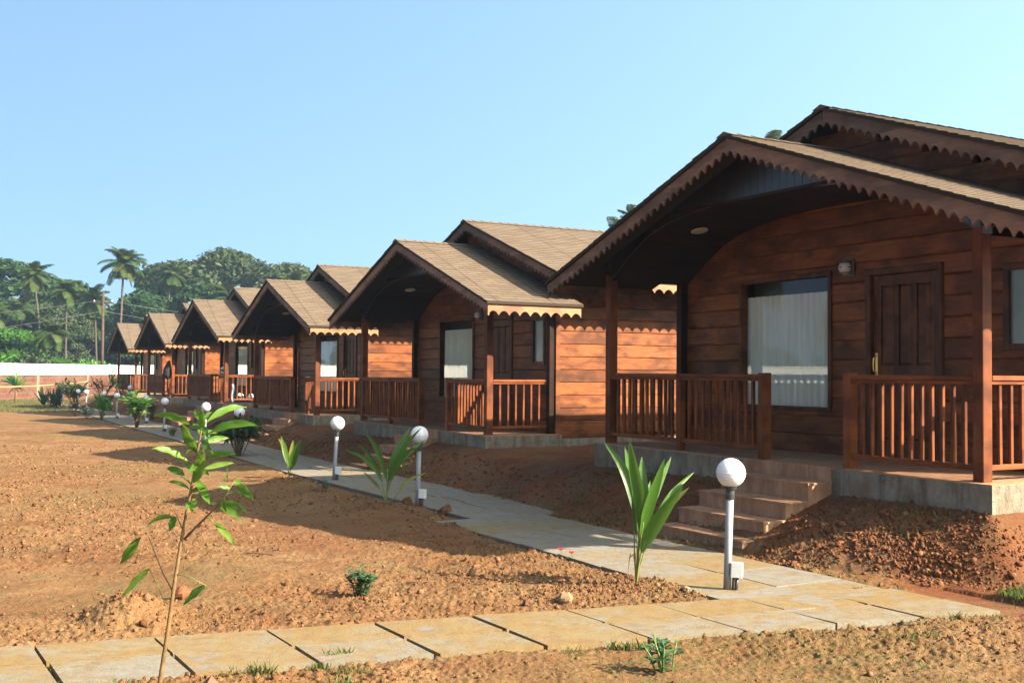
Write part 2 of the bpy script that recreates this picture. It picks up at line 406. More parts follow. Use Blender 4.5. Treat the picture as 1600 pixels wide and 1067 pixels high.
    def build(s, name, mat, parent=None, smooth=False):
        me = bpy.data.meshes.new(name)
        me.from_pydata([tuple(v) for v in s.v], [], s.f)
        for m in (mat if isinstance(mat, (list, tuple)) else [mat]): me.materials.append(m)
        if any(s.mi): me.polygons.foreach_set('material_index', s.mi)
        if any(u is not None for u in s.uv):
            ul = me.uv_layers.new(name='UVMap'); k = 0
            flat = []
            for f, u in zip(s.f, s.uv):
                flat += [c for q in (u if u else [(0, 0)] * len(f)) for c in q]
            ul.data.foreach_set('uv', flat)
        at = me.attributes.new('tone', 'FLOAT', 'FACE'); at.data.foreach_set('value', s.tone)
        if smooth: me.polygons.foreach_set('use_smooth', [True] * len(me.polygons))
        me.update()
        return link(name, me, parent)

def link(name, me, parent=None):
    o = bpy.data.objects.new(name, me); COL.objects.link(o)
    if parent: o.parent = parent
    return o
def bulk(name, V, Fc, mat, tone=None, parent=None, extra=None, smooth=False):
    """numpy mesh: V (n,3), Fc (m,k)"""
    me = bpy.data.meshes.new(name); n, (m, k) = len(V), Fc.shape
    me.vertices.add(n); me.vertices.foreach_set('co', np.ascontiguousarray(V, dtype=np.float32).ravel())
    me.loops.add(m * k); me.loops.foreach_set('vertex_index', np.ascontiguousarray(Fc, dtype=np.int32).ravel())
    me.polygons.add(m); me.polygons.foreach_set('loop_start', np.arange(0, m * k, k, dtype=np.int32))
    me.polygons.foreach_set('loop_total', np.full(m, k, dtype=np.int32))
    if smooth: me.polygons.foreach_set('use_smooth', np.ones(m, dtype=bool))
    me.materials.append(mat)
    if tone is not None:
        at = me.attributes.new('tone', 'FLOAT', 'FACE'); at.data.foreach_set('value', np.asarray(tone, dtype=np.float32))
    for nm, arr in (extra or {}).items():
        at = me.attributes.new(nm, 'FLOAT', 'POINT' if len(arr) == n else 'FACE'); at.data.foreach_set('value', np.asarray(arr, dtype=np.float32))
    me.update(calc_edges=True)
    return link(name, me, parent)
def empty(name, loc=(0, 0, 0), rz=0):
    o = bpy.data.objects.new(name, None); COL.objects.link(o); o.location = loc; o.rotation_euler = (0, 0, rz); o.empty_display_size = .3
    return o
def tag(o, label, cat, group=None, kind=None):
    if label: o['label'] = label
    if cat: o['category'] = cat
    if group: o['group'] = group
    if kind: o['kind'] = kind
    return o
def structure(o): o['kind'] = 'structure'; return o
def copy_tree(o, parent=None):
    c = o.copy(); COL.objects.link(c)
    if parent: c.parent = parent
    for ch in list(o.children): copy_tree(ch, c)
    return c

# ------------------------------------------------------------------ noise
_perm = rng.permutation(4096)
_grad = rng.uniform(0, 2 * np.pi, 4096)
def perlin(x, y):
    xi = np.floor(x).astype(np.int64); yi = np.floor(y).astype(np.int64); xf = x - xi; yf = y - yi
    def g(ix, iy, dx, dy):
        h = _grad[(_perm[(ix) & 4095] + iy) & 4095]
        return np.cos(h) * dx + np.sin(h) * dy
    u = xf * xf * xf * (xf * (xf * 6 - 15) + 10); v = yf * yf * yf * (yf * (yf * 6 - 15) + 10)
    a = g(xi, yi, xf, yf); b = g(xi + 1, yi, xf - 1, yf); c = g(xi, yi + 1, xf, yf - 1); d = g(xi + 1, yi + 1, xf - 1, yf - 1)
    return (a + u * (b - a)) + v * ((c + u * (d - c)) - (a + u * (b - a)))
def sstep(a, b, x):
    t = np.clip((x - a) / (b - a), 0, 1); return t * t * (3 - 2 * t)

# ------------------------------------------------------------------ layout of the cottages
COT = [(1.323, 14.761, -1.063, .753), (-3.231, 23.678, -1.069, .631), (-7.661, 32.573, -1.082, .590),
       (-12.266, 41.496, -1.084, .613), (-16.779, 50.418, -1.086, .576), (-21.602, 59.958, -1.087, .537)]
WID = 5.835
def loc2w(i, u, v):
    X, Y, a, z = COT[i]; return X + u * math.cos(a) - v * math.sin(a), Y + u * math.sin(a) + v * math.cos(a)
CEN = [loc2w(i, WID / 2, 0) for i in range(6)]
LINE = [loc2w(0, 22, 0)] + CEN + [loc2w(5, -13, 0)]
FLO = [.753] + [c[3] for c in COT] + [.50]
def G0(x, y): return -.007 * np.clip(np.asarray(y, dtype=float) - 9, 0, 90)
def along(x, y):
    """distance in front of / behind the row of porch fronts (v), position in the row (segment + t), floor height there, distance to the nearest cottage centre"""
    x = np.asarray(x, dtype=float); y = np.asarray(y, dtype=float)
    best = np.full(x.shape, 1e9); vv = np.zeros(x.shape); ff = np.zeros(x.shape); ss = np.zeros(x.shape)
    for k in range(len(LINE) - 1):
        ax, ay = LINE[k]; bx, by = LINE[k + 1]; dx, dy = bx - ax, by - ay; L = math.hypot(dx, dy)
        t = ((x - ax) * dx + (y - ay) * dy) / L / L
        tc = np.clip(t, 0, 1)
        d = np.hypot(x - ax - tc * dx, y - ay - tc * dy)
        v = ((x - ax) * dy - (y - ay) * dx) / L
        m = d < best
        best = np.where(m, d, best); vv = np.where(m, v, vv); ff = np.where(m, FLO[k] + tc * (FLO[k + 1] - FLO[k]), ff); ss = np.where(m, k + t, ss)
    return vv, ss, ff
# paved areas -------------------------------------------------------------
CROSS_A = np.array([-9.0, 4.74]); CROSS_D = np.array([.949, .316]); CROSS_N = np.array([.52, -.855])
def path_mask(x, y):
    v, s, f = along(x, y)
    a, b = -2.78, -1.33
    sh = np.where(s < 1.0 + .22, -.17, 0.0)          # in front of the nearest cottage the paving steps out
    m1 = (v > a + sh - .05) & (v < b + sh + .05) & (s > .842) & (s < 6.6) & (v < -1.2)
    rel = np.stack([x, y], -1) - CROSS_A
    det = CROSS_D[0] * CROSS_N[1] - CROSS_D[1] * CROSS_N[0]
    p = (rel[..., 0] * CROSS_N[1] - rel[..., 1] * CROSS_N[0]) / det
    q = (CROSS_D[0] * rel[..., 1] - CROSS_D[1] * rel[..., 0]) / det
    m2 = (q > -.03) & (q < .99) & (p < 13.2)
    return m1, m2
MOUNDS = [(-2.57, 7.45, .34, .20), (.95, 8.75, .55, .06), (.45, 8.35, .4, .05), (-1.5, 13.7, .7, .08), (-.8, 13.3, .6, .07), (-3.5, 17.4, .5, .06), (-.4, 12.2, .5, .07), (-4.7, 19.6, .5, .10), (1.45, 8.6, .4, .03)]
def ground(x, y, fine=True):
    x = np.asarray(x, dtype=float); y = np.asarray(y, dtype=float)
    v, s, f = along(x, y)
    g = G0(x, y)
    wob = perlin(x * .55 + 9, y * .55) * .28 + perlin(x * 1.7, y * 1.7 + 4) * .10
    # position between cottages: 0 at a cottage, 1 in the gap
    fr = np.abs(s - np.round(s)); gap = sstep(.30, .48, fr) * (s > .75)
    ul = np.where(s < 1, WID / 2 + (1 - s) * 19.1, 0.0)          # beyond the right end of the nearest porch the bank turns the corner
    turn = sstep(4.9, 6.3, ul)
    foot = -1.30 + wob * .6 * (1 - .6 * turn) + gap * .35 * (s > 1) + .72 * turn
    top = f - .235 + wob * .06 - gap * .10
    ramp = np.clip((v - foot) / (-.12 - foot), 0, 1)
    ramp = np.where(v < -.12, ramp ** .85, 1.0)
    bx_ = np.maximum(ul - 6.0, 0); ve = -.12 - np.hypot(np.maximum(-.12 - v, 0), bx_)
    fs_ = 0.0
    ramp = np.where(bx_ > 0, np.where(ve < -.12, np.clip((ve - foot - fs_) / (-.12 - foot - fs_), 0, 1) ** .85, 1.0), ramp)
    fade = sstep(14, 8.5, v) * sstep(7.2, 6.45, s)
    h = g + (top - g) * ramp * fade
    near = np.clip(1 - (np.hypot(x, y) - 30) / 30, .25, 1)
    rough_ = perlin(x * .8, y * .8) * .035 + perlin(x * 2.3 + 3, y * 2.3) * .022
    for mx, my, mr, mh in MOUNDS:
        h = h + mh * np.exp(-((x - mx) ** 2 + (y - my) ** 2) / (mr * mr) * 1.6)
    if fine:
        p1 = perlin(x * 7.1, y * 7.1); p2 = perlin(x * 15.3 + 5, y * 15.3); p3 = perlin(x * 33.1, y * 33.1 + 7)
        p4 = perlin(x * 61, y * 61 + 3)
        till = sstep(-.35, .25, perlin(x * .33 + 2.2, y * .33 + 7.7) + .12)
        rough_ = rough_ + (p1 * .024 + np.abs(p2) * .038 + np.clip(p3, 0, 1) * .042 + np.clip(p4, 0, 1) * .018) * (.32 + .68 * till) - .015
    m1, m2 = path_mask(x, y)
    flat = (m1 | m2)
    h = np.where(flat, g - .035, h + rough_ * near)
    return h
def gz(x, y): return float(ground(np.array([x]), np.array([y]), False)[0])

# ------------------------------------------------------------------ ground sheet
def make_ground():
    rad = [0.4]
    while rad[-1] < 3.8: rad.append(rad[-1] * 1.12)
    while rad[-1] < 36: rad.append(rad[-1] * 1.0021)
    while rad[-1] < 180: rad.append(rad[-1] * 1.02)
    while rad[-1] < 4000: rad.append(rad[-1] * 1.25)
    rad = np.array(rad)
    fine = np.arange(-33, 33.01, .095)
    coarse = np.arange(33 + 6, 360 - 33 - 2, 6.0)
    ang = np.radians(np.concatenate([fine, coarse]))
    A, Rr = np.meshgrid(ang, rad)
    X = Rr * np.sin(A); Y = Rr * np.cos(A)
    Z = ground(X, Y)
    na, nr = len(ang), len(rad)
    idx = np.arange(na * nr).reshape(nr, na)
    nx = np.roll(idx, -1, axis=1)
    Fq = np.stack([idx[:-1], nx[:-1], nx[1:], idx[1:]], -1).reshape(-1, 4)[:, ::-1]
    V = np.stack([X, Y, Z], -1).reshape(-1, 3)
    v, s, f = along(X, Y)
    wob = perlin(X * .9, Y * .9) * .5
    red = sstep(-1.75, -1.0, v + wob * .6) * sstep(12, 8, v)
    red = np.maximum(red, .55 * sstep(.10, .32, perlin(X * .21 + 1.3, Y * .21)))
    green = .8 * sstep(.02, .38, perlin(X * .28 + 8, Y * .28 + 3)) + .04
    green = np.maximum(green, 1.0 * sstep(48, 54, Y) * sstep(-19, -23, X))
    green = np.where(v > -1.2, .25 * sstep(.1, .4, perlin(X * .6, Y * .6 + 5)), green)
    o = bulk('ground', V, Fq, M_SOIL, extra={'red': red.ravel(), 'green': green.ravel()}, smooth=True)
    structure(o)
make_ground()

# ------------------------------------------------------------------ paving
def slab_poly(mb, quad, top, th=.045, tone=.5, warp=.004):
    c = [(*q, top + random.uniform(-warp, warp)) for q in quad]; b = [(q[0], q[1], top - th) for q in quad]
    mb.add(c + b, [(0, 1, 2, 3), (7, 6, 5, 4), (0, 4, 5, 1), (1, 5, 6, 2), (2, 6, 7, 3), (3, 7, 4, 0)], tone=tone)
def make_cross():
    mb = MB(); p = 2.9; wid = .70
    while p < 13.0:
        for row in (0, 1):
            q0, q1 = (0, .46) if row == 0 else (.492, .955)
            g_ = .020 if random.random() < .55 else .042
            a, b = p + g_ / 2, p + wid - g_ / 2
            off = 0.0
            P = [CROSS_A + CROSS_D * (t + off) + CROSS_N * (q + random.uniform(-.004, .004)) for t, q in ((a, q0), (a, q1), (b, q1), (b, q0))]
            if p + off + wid < 13.25:
                top = float(np.mean(G0(P[0][0], P[0][1]))) + .012
                slab_poly(mb, [tuple(x) for x in P], top, tone=(.66 + .34 * random.random()) if row == 0 else (.34 + .46 * random.random()))
        p += wid
    structure(mb.build('cross_path', M_SLAB))
def linept(i, u, v):
    """a point on the path, given in the frame of cottage i"""
    return loc2w(i, u, v)
def make_main():
    mb = MB()
    # in front of the nearest cottage, shifted outwards
    u = 6.35
    while u > .75:
        u1 = max(u - .72, .75)
        for v0, v1 in ((-1.5, -2.21), (-2.225, -2.94)):
            if v0 < -2.2 and u > 5.9: pass
            P = [loc2w(0, a, b) for a, b in ((u - .008, v0), (u1 + .008, v0), (u1 + .008, v1), (u - .008, v1))]
            slab_poly(mb, P[::-1], float(G0(*P[0])) + .012, tone=random.random() * .7)
        u = u1
    # onward along the row
    pts = []
    for i in range(6):
        for uu in ((.72, -1.5, -3.0) if i == 0 else (6.0, 4, 2, 0, -2)):
            c = (-.95 - (.35 * (uu + 0.0) / -10 if i == 0 else .37), )
            pts.append((i, uu))
    L = [loc2w(0, .74, -1.02)] + [loc2w(i, 2.9, -1.34) for i in range(1, 6)] + [loc2w(5, -4, -1.34)]
    Lo = [loc2w(0, .74, -2.45)] + [loc2w(i, 2.9, -2.78) for i in range(1, 6)] + [loc2w(5, -4, -2.78)]
    k = 0
    for a in range(len(L) - 1):
        n = int(math.dist(L[a], L[a + 1]) / .72)
        for j in range(n):
            t0, t1 = j / n, (j + 1) / n
            def lp(Q, t): return (Q[a][0] + (Q[a + 1][0] - Q[a][0]) * t, Q[a][1] + (Q[a + 1][1] - Q[a][1]) * t)
            i0, i1, o0, o1 = lp(L, t0), lp(L, t1), lp(Lo, t0), lp(Lo, t1)
            e = .007
            def mixp(p, q, t): return (p[0] + (q[0] - p[0]) * t, p[1] + (q[1] - p[1]) * t)
            sh = .0 if (j % 2 == 0) else .12
            for c0, c1 in ((0, .5 - .006 + sh * .5), (.5 + .006 + sh * .5, 1)):
                P = [mixp(i0, o0, c0), mixp(i1, o1, c0), mixp(i1, o1, c1), mixp(i0, o0, c1)]
                cx = sum(p[0] for p in P) / 4; cy = sum(p[1] for p in P) / 4
                P = [(cx + (p[0] - cx) * .985, cy + (p[1] - cy) * .985) for p in P]
                slab_poly(mb, P[::-1], float(G0(cx, cy)) + .012, tone=random.random() * .45)
    structure(mb.build('garden_path', M_SLAB))
make_cross(); make_main()

# ------------------------------------------------------------------ cottage
RIDGE, EAVE, OE, OV = 3.586, 2.225, .893, .453
SL = (RIDGE - EAVE) / (WID / 2 + OE)
MRIDGE = 4.07
VW = 1.323               # front wall plane
VB0, VB1 = .993, 7.35    # main roof from front to back
HV1 = 6.9
BD = .225
def roofline(u, ridge): return ridge - SL * abs(u - WID / 2)

def boards(mb, run, fix0, fix1, r0, r1, w0, w1, openings=(), clip=None, outer=0):
    """horizontal boards. run: axis of the boards (0 u, 1 v); fix0 the outer face, fix1 the inner"""
    ch = .015; sgn = 1 if fix1 > fix0 else -1
    rows = []; z = math.floor(w0 / BD) * BD
    while z < w1 - .002:
        rows.append((max(z, w0), min(z + BD, w1), z, z + BD)); z += BD
    for a, b, ra, rb in rows:
        cuts = sorted({a, b} | {q for o in openings for q in (o[2], o[3]) if a < q < b})
        for c, d in zip(cuts[:-1], cuts[1:]):
            lo_, hi_ = r0, r1
            if clip:
                ext = clip(d)
                if ext is None: continue
                lo_, hi_ = max(lo_, ext[0]), min(hi_, ext[1])
            iv = [(lo_, hi_)]
            for o in openings:
                if o[2] < d - 1e-4 and o[3] > c + 1e-4:
                    nv = []
                    for p, q in iv:
                        if o[1] <= p or o[0] >= q: nv.append((p, q)); continue
                        if o[0] > p: nv.append((p, o[0]))
                        if o[1] < q: nv.append((o[1], q))
                    iv = nv
            ct = ch if abs(d - rb) < 1e-4 else 0; cb = ch if abs(c - ra) < 1e-4 else 0
            prof = [(fix1, c), (fix0 + sgn * cb, c), (fix0, c + cb), (fix0, d - ct), (fix0 + sgn * ct, d), (fix1, d)]
            pp = []
            for q in prof:
                if not pp or (abs(q[0] - pp[-1][0]) + abs(q[1] - pp[-1][1])) > 1e-6: pp.append(q)
            for p, q in iv:
                if q - p > .004:
                    if run == 0: mb.prism(pp, 0, p, q)
                    else: mb.prism(pp, 1, p, q)

def tooth(x, per=.205, dep=.085):
    t = (x / per) % 1.0
    return dep * (1 - math.sin(math.pi * t)) ** .8 if True else 0
def scallop_strip(mb, p0, p1, height, off, thick_axis, th, per=.205, dep=.085, n_per=10):
    """board hanging from the line p0-p1 (in 3D), lower edge scalloped, thickness along an axis"""
    p0, p1 = Vector(p0), Vector(p1); L = (p1 - p0).length; k = max(1, round(L / per)); n = k * n_per
    t0 = Vector((0, 0, 0)); t0[thick_axis] = th
    F_, B_ = [], []
    for i in range(n + 1):
        s = i / n; p = p0.lerp(p1, s); ph = (i % n_per) / n_per
        d = dep * (1 - abs(math.sin(math.pi * ph)) ** .75)
        top = p; bot = p - Vector((0, 0, height + d))
        F_ += [tuple(top), tuple(bot)]; B_ += [tuple(top + t0), tuple(bot + t0)]
    m = len(F_); vs = F_ + B_; fs = []
    for i in range(n):
        a, b, c, d = 2 * i, 2 * i + 1, 2 * i + 3, 2 * i + 2
        fs += [(a, b, c, d), (m + d, m + c, m + b, m + a), (b, m + b, m + c, c), (a, d, m + d, m + a)]
    fs += [(0, m, m + 1, 1), (m - 2, m - 1, 2 * m - 1, 2 * m - 2)]
    mb.add(vs, fs)

def roof_sheet(mb, side, ridge, v0, v1, ext=OE + .03, jag=True):
    """stepped shingle courses on one slope; side -1 left, +1 right"""
    half = WID / 2 + ext; Ls = half * math.sqrt(1 + SL * SL); c = half / Ls; s_ = SL * c
    nv = Vector((side * s_, 0, c)); dn = Vector((side * c, 0, -s_)); org = Vector((WID / 2, 0, ridge))
    n = int(Ls / .145) + 1
    rr = random.Random(5)
    prev = None; st = .011
    seg = 1
    for i in range(n):
        a, b = i * .145, min((i + 1) * .145, Ls)
        if b - a < .01: continue
        A = org + dn * a + nv * .002; B = org + dn * b + nv * st
        e0 = rr.uniform(-.006, .006); e1 = rr.uniform(-.006, .006)
        q = [(A.x, v0 + e0, A.z), (B.x, v0 + e0, B.z), (B.x, v1 + e1, B.z), (A.x, v1 + e1, A.z)]
        uv = [(v0, a), (v0, b), (v1, b), (v1, a)]
        C_ = org + dn * b + nv * .002
        q2 = [q[1], (C_.x, v0 + e0, C_.z), (C_.x, v1 + e1, C_.z), q[2]]
        fl = (lambda f: f) if side > 0 else (lambda f: tuple(reversed(f)))
        fu = (lambda f: f) if side > 0 else (lambda f: list(reversed(f)))
        mb.add(q + q2, [fl((0, 1, 2, 3)), fl((4, 5, 6, 7))], [fu(uv), fu([(v0, b), (v0, b + .01), (v1, b + .01), (v1, b)])])
    # body under the shingles
    E_ = org + dn * Ls; t = .04
    P = [org, E_, E_ - Vector((0, 0, t)), org - Vector((0, 0, t))]
    poly = [(p.x, p.z) for p in P]
    if side < 0: poly = poly[::-1]
    mb.prism(poly, 1, v1 - .004, v0 + .004)

CEIL = [(.0, 2.2), (.2, 2.34), (.42, 2.484), (.757, 2.673), (1.0, 2.765), (1.269, 2.833), (1.75, 2.905), (2.3, 2.945), (WID / 2, 2.96)]
CEIL = CEIL + [(WID - u, z) for u, z in CEIL[-2::-1]]

BAL = {}
def baluster_mesh():
    mb = MB(); mb.box((-.019, -.019, 0), (.019, .019, .72), .004)
    me = mb.build('baluster', M_RAIL).data
    bpy.data.objects.remove(bpy.data.objects['baluster'])
    return me
def railing(root, axis, a, b, fix, single, spacing=.125):
    mb = MB()
    def bx(lo, hi, w0, w1, h0, h1, ch=.006):
        if axis == 0: mb.box((lo, fix + w0, h0), (hi, fix + w1, h1), ch)
        else: mb.box((fix + w0, lo, h0), (fix + w1, hi, h1), ch)
    bx(a, b, -.05, .05, .905, .95); bx(a, b, -.033, .033, .87, .9055, .004)
    n = max(2, round((b - a) / spacing)) - 1
    ps = [a + (b - a) * (k + 1) / (n + 1) for k in range(n)]
    if not single:
        for p in ps:
            if axis == 0: mb.box((p - .019, fix - .019, .15), (p + .019, fix + .019, .872), .004)
            else: mb.box((fix - .019, p - .019, .15), (fix + .019, p + .019, .872), .004)
    r = mb.build('railing', M_RAILH, root)
    mb = MB(); bx(a, b, -.026, .026, .105, .155); mb.build('bottom_rail', M_RAILH, r)
    if single:
        if 'm' not in BAL: BAL['m'] = baluster_mesh()
        for p in ps:
            o = link('baluster', BAL['m'], r)
            o.location = (p, fix, .152) if axis == 0 else (fix, p, .152)
            o.rotation_euler = (random.uniform(-.006, .006), random.uniform(-.006, .006), random.uniform(-.06, .06))
    return r

def cottage(kind, singles):
    A = kind == 'A'
    a1, a2, a3 = (1.525, 3.021, 4.281) if A else (1.72, 3.72, 5.02)
    win = (1.154, 2.686, .557, 2.126) if A else (1.93, 3.66, .557, 2.126)
    d0 = 3.269 if A else 4.12
    door = (d0, d0 + 1.064, .0, 2.157)
    sw = (5.06, 5.545, 1.20, 2.075) if A else None
    root = empty('wooden_cottage')
    # foundation
    mb = MB(); mb.box((-.22, -.1, -.95), (6.0, 1.40, -.004)); mb.box((-.06, 1.40, -.95), (5.96, HV1 + .06, -.075))
    root_f = mb.build('foundation', M_CONC, root)
    mb = MB(); mb.box((-.215, -.095, -.004), (5.995, VW + .02, .006)); mb.build('porch_floor', M_STEP, root)
    # steps
    s0, s1 = (2.80, 4.13) if A else (3.5, 4.85)
    mb = MB()
    tops = [-.155, -.335, -.505, -.67]; vf = [-.42, -.72, -1.0, -1.27]
    s1s = [s1, s1 + .02, s1 + .04, s1 + .10]
    vp = -.1
    for t, v1_, k in zip(tops, vf, range(4)):
        mb.box((s0, v1_, -.95), (s1, vp, t), 0); mb.box((s0 - .012, v1_ - .012, t), (s1 + .012, vp, t + .022), 0)
        vp = v1_
    mb.box((s0, -.115, -.15), (s1, -.1005, .012))
    mb.build('steps', M_STEP, root)
    # walls
    ops = [(win[0] - .0, win[1] + .0, win[2], win[3]), door] + ([sw] if sw else [])
    mb = MB()
    def clipm(d):
        h = (MRIDGE - .06 - d) / SL
        return None if h <= .02 else (WID / 2 - h, WID / 2 + h)
    boards(mb, 0, VW, VW + .085, -.02, 5.865, -.003, 3.98, ops, clipm)
    mb.build('front_wall', M_WALL, root)
    top_side = roofline(5.9, MRIDGE) - .03
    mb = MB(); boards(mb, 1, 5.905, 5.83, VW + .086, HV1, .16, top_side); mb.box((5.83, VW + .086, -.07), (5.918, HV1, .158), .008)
    mb.box((5.80, VW - .012, -.003), (5.925, VW + .084, 2.35), .008)
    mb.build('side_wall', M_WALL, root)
    mb = MB(); boards(mb, 1, -.075, 0, VW + .086, HV1, -.07, top_side); mb.build('side_wall', M_WALL, root)
    mb = MB(); boards(mb, 0, HV1 + .08, HV1, -.075, 5.905, -.07, 3.98, (), clipm); mb.build('rear_wall', M_WALL, root)
    # ceiling vault and boarded gable over it
    mb = MB()
    for (u0, z0), (u1, z1) in zip(CEIL[:-1], CEIL[1:]):
        mb.add([(u0, .03, z0), (u1, .03, z1), (u1, VW - .002, z1), (u0, VW - .002, z0), (u0, .03, z0 + .02), (u1, .03, z1 + .02), (u1, VW - .002, z1 + .02), (u0, VW - .002, z0 + .02)],
               [(0, 3, 2, 1), (4, 5, 6, 7), (0, 1, 5, 4), (3, 7, 6, 2)])
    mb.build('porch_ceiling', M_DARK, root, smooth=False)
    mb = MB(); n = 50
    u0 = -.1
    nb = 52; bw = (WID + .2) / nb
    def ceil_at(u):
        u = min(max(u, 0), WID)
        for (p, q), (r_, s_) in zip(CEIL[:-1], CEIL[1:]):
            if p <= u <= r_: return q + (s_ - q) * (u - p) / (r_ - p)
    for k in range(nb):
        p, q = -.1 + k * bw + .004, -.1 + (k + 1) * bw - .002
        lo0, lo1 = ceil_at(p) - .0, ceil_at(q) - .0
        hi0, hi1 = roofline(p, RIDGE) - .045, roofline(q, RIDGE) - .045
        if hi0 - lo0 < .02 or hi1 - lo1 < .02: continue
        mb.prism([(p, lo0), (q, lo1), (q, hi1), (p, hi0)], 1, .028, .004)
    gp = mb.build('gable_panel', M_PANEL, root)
    mb = MB(); mb.box((.02, -.005, 2.945), (WID - .02, .0035, 2.985)) if False else None
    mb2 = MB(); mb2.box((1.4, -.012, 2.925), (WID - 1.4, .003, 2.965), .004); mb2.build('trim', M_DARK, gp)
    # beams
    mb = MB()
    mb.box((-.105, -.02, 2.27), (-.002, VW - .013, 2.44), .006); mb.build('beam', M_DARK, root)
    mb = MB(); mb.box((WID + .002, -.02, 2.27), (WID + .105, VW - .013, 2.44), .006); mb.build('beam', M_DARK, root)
    # posts
    full = [(-.11, .0), (WID - .11, .0)]
    for pu, pv in full:
        mb = MB(); h = 2.268
        x0 = pu; mb.box((x0, .0, .006), (x0 + .112, .125, 2.44 if False else 2.268), .006); mb.build('post', M_RAIL, root)
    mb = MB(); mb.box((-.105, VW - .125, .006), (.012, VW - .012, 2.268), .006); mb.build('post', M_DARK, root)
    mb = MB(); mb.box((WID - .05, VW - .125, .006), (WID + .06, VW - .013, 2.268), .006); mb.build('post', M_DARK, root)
    for e, wd in ((a1, .085), (a2, .10), (a3, .10)):
        mb = MB(); mb.box((e - wd, .0, .006), (e, .115 if e != a1 else .09, .965 if e != a1 else .903), .006); mb.build('newel', M_RAIL, root)
    # railings
    railing(root, 0, .002, a1 - .087, .05, singles); railing(root, 0, a1 + .002, a2 - .102, .05, singles)
    railing(root, 0, a3 + .002, WID - .112, .05, singles)
    railing(root, 1, .127, VW - .127, WID - .045, singles, .15); railing(root, 1, .127, VW - .127, -.05, singles, .15)
    # window
    u0, u1, w0, w1 = win; fr = .055
    mb = MB()
    mb.box((u0 - fr, VW - .03, w1), (u1 + fr, VW + .05, w1 + fr), .006); mb.box((u0 - fr, VW - .03, w0 - fr), (u1 + fr, VW + .05, w0), .006)
    mb.box((u0 - fr, VW - .028, w0), (u0, VW + .05, w1), .006); mb.box((u1, VW - .028, w0), (u1 + fr, VW + .05, w1), .006)
    wn = mb.build('window', M_DOOR, root)
    mb = MB(); mb.box((u0 + .001, VW + .030, w0 + .001), (u1 - .001, VW + .036, w1 - .001)); mb.build('pane', M_GLASS, wn)
    mb = MB(); n = 160; vs = []; fs = []
    for i in range(n + 1):
        t = i / n; u = u0 - .03 + (u1 - u0 + .06) * t
        for k, z in enumerate((w0 - .03, w0 + .5, w0 + 1.0, w1 - .17)):
            amp = .022 + .008 * math.sin(k * 2 + t * 5)
            dv = amp * math.sin(t * 2 * math.pi * 13 + .8 * math.sin(t * 9 + k * .25)) + .012 * math.sin(t * 2 * math.pi * 29)
            seam = .03 * math.exp(-((t - .53) / .012) ** 2)
            vs.append((u, VW + .105 + dv + seam, z))
    for i in range(n):
        for k in range(3): fs.append((i * 4 + k, (i + 1) * 4 + k, (i + 1) * 4 + k + 1, i * 4 + k + 1))
    mb.add(vs, fs); mb.build('curtain', M_CURT, wn, smooth=True)
    mb = MB(); mb.box((u0 - .05, VW + .25, w0 - .1), (u1 + .05, VW + .26, w1 + .1)); mb.build('dark_room_sheet', M_DARKIN, wn)  # dark sheet behind the curtain, standing in for the unlit room
    # door
    u0, u1, w0, w1 = door; fr = .075
    mb = MB()
    mb.box((u0, VW - .025, .007), (u0 + fr, VW + .07, w1 - fr), .007); mb.box((u1 - fr, VW - .025, .007), (u1, VW + .07, w1 - fr), .007)
    mb.box((u0, VW - .027, w1 - fr), (u1, VW + .07, w1), .007)
    mb.box((u0 - .012, VW - .012, .007), (u0 - .001, VW - .001, w1)) ; mb.box((u1 + .001, VW - .012, .007), (u1 + .012, VW - .001, w1))
    dr = mb.build('door', M_DOOR, root)
    L0, L1, T = u0 + fr + .002, u1 - fr - .002, w1 - fr - .004; y0, y1 = VW + .035, VW + .068
    mb = MB(); st = .105
    mb.box((L0, y0, .01), (L0 + st, y1, T), .004); mb.box((L1 - st, y0, .01), (L1, y1, T), .004)
    for z0, z1 in ((.01, .22), (.90, 1.06), (T - .12, T)): mb.box((L0 + st, y0 + .001, z0), (L1 - st, y1, z1), .004)
    iw = (L1 - L0 - 2 * st); mu = .05; pw = (iw - 2 * mu) / 3
    for k in (1, 2):
        x = L0 + st + k * pw + (k - 1) * mu; mb.box((x, y0 + .002, 1.06), (x + mu, y1, T - .12), .004)
    def rp(x0, x1, z0, z1):
        b = .03; f = y0 + .006; r_ = y0 + .022
        mb.box((x0, r_, z0), (x1, r_ + .01, z1))
        mb.add([(x0, r_ - .0005, z0), (x1, r_ - .0005, z0), (x1, r_ - .0005, z1), (x0, r_ - .0005, z1), (x0 + b, f, z0 + b), (x1 - b, f, z0 + b), (x1 - b, f, z1 - b), (x0 + b, f, z1 - b)],
               [(4, 5, 6, 7), (0, 1, 5, 4), (1, 2, 6, 5), (2, 3, 7, 6), (3, 0, 4, 7)])
    for k in range(3):
        x = L0 + st + k * (pw + mu); rp(x + .001, x + pw - .001, 1.061, T - .121)
    rp(L0 + st + .001, L1 - st - .001, .221, .899)
    mb.build('door_leaf', M_DOOR, dr)
    mb = MB(); mb.box((L0 + .03, y0 - .012, .93), (L0 + .065, y0 - .0005, 1.20), .003)
    mb.tube([(L0 + .047, y0 - .01, .97), (L0 + .047, y0 - .055, 1.0), (L0 + .047, y0 - .06, 1.08), (L0 + .047, y0 - .055, 1.14), (L0 + .047, y0 - .01, 1.17)], .009, 8)
    mb.build('handle', M_BRASS, dr)
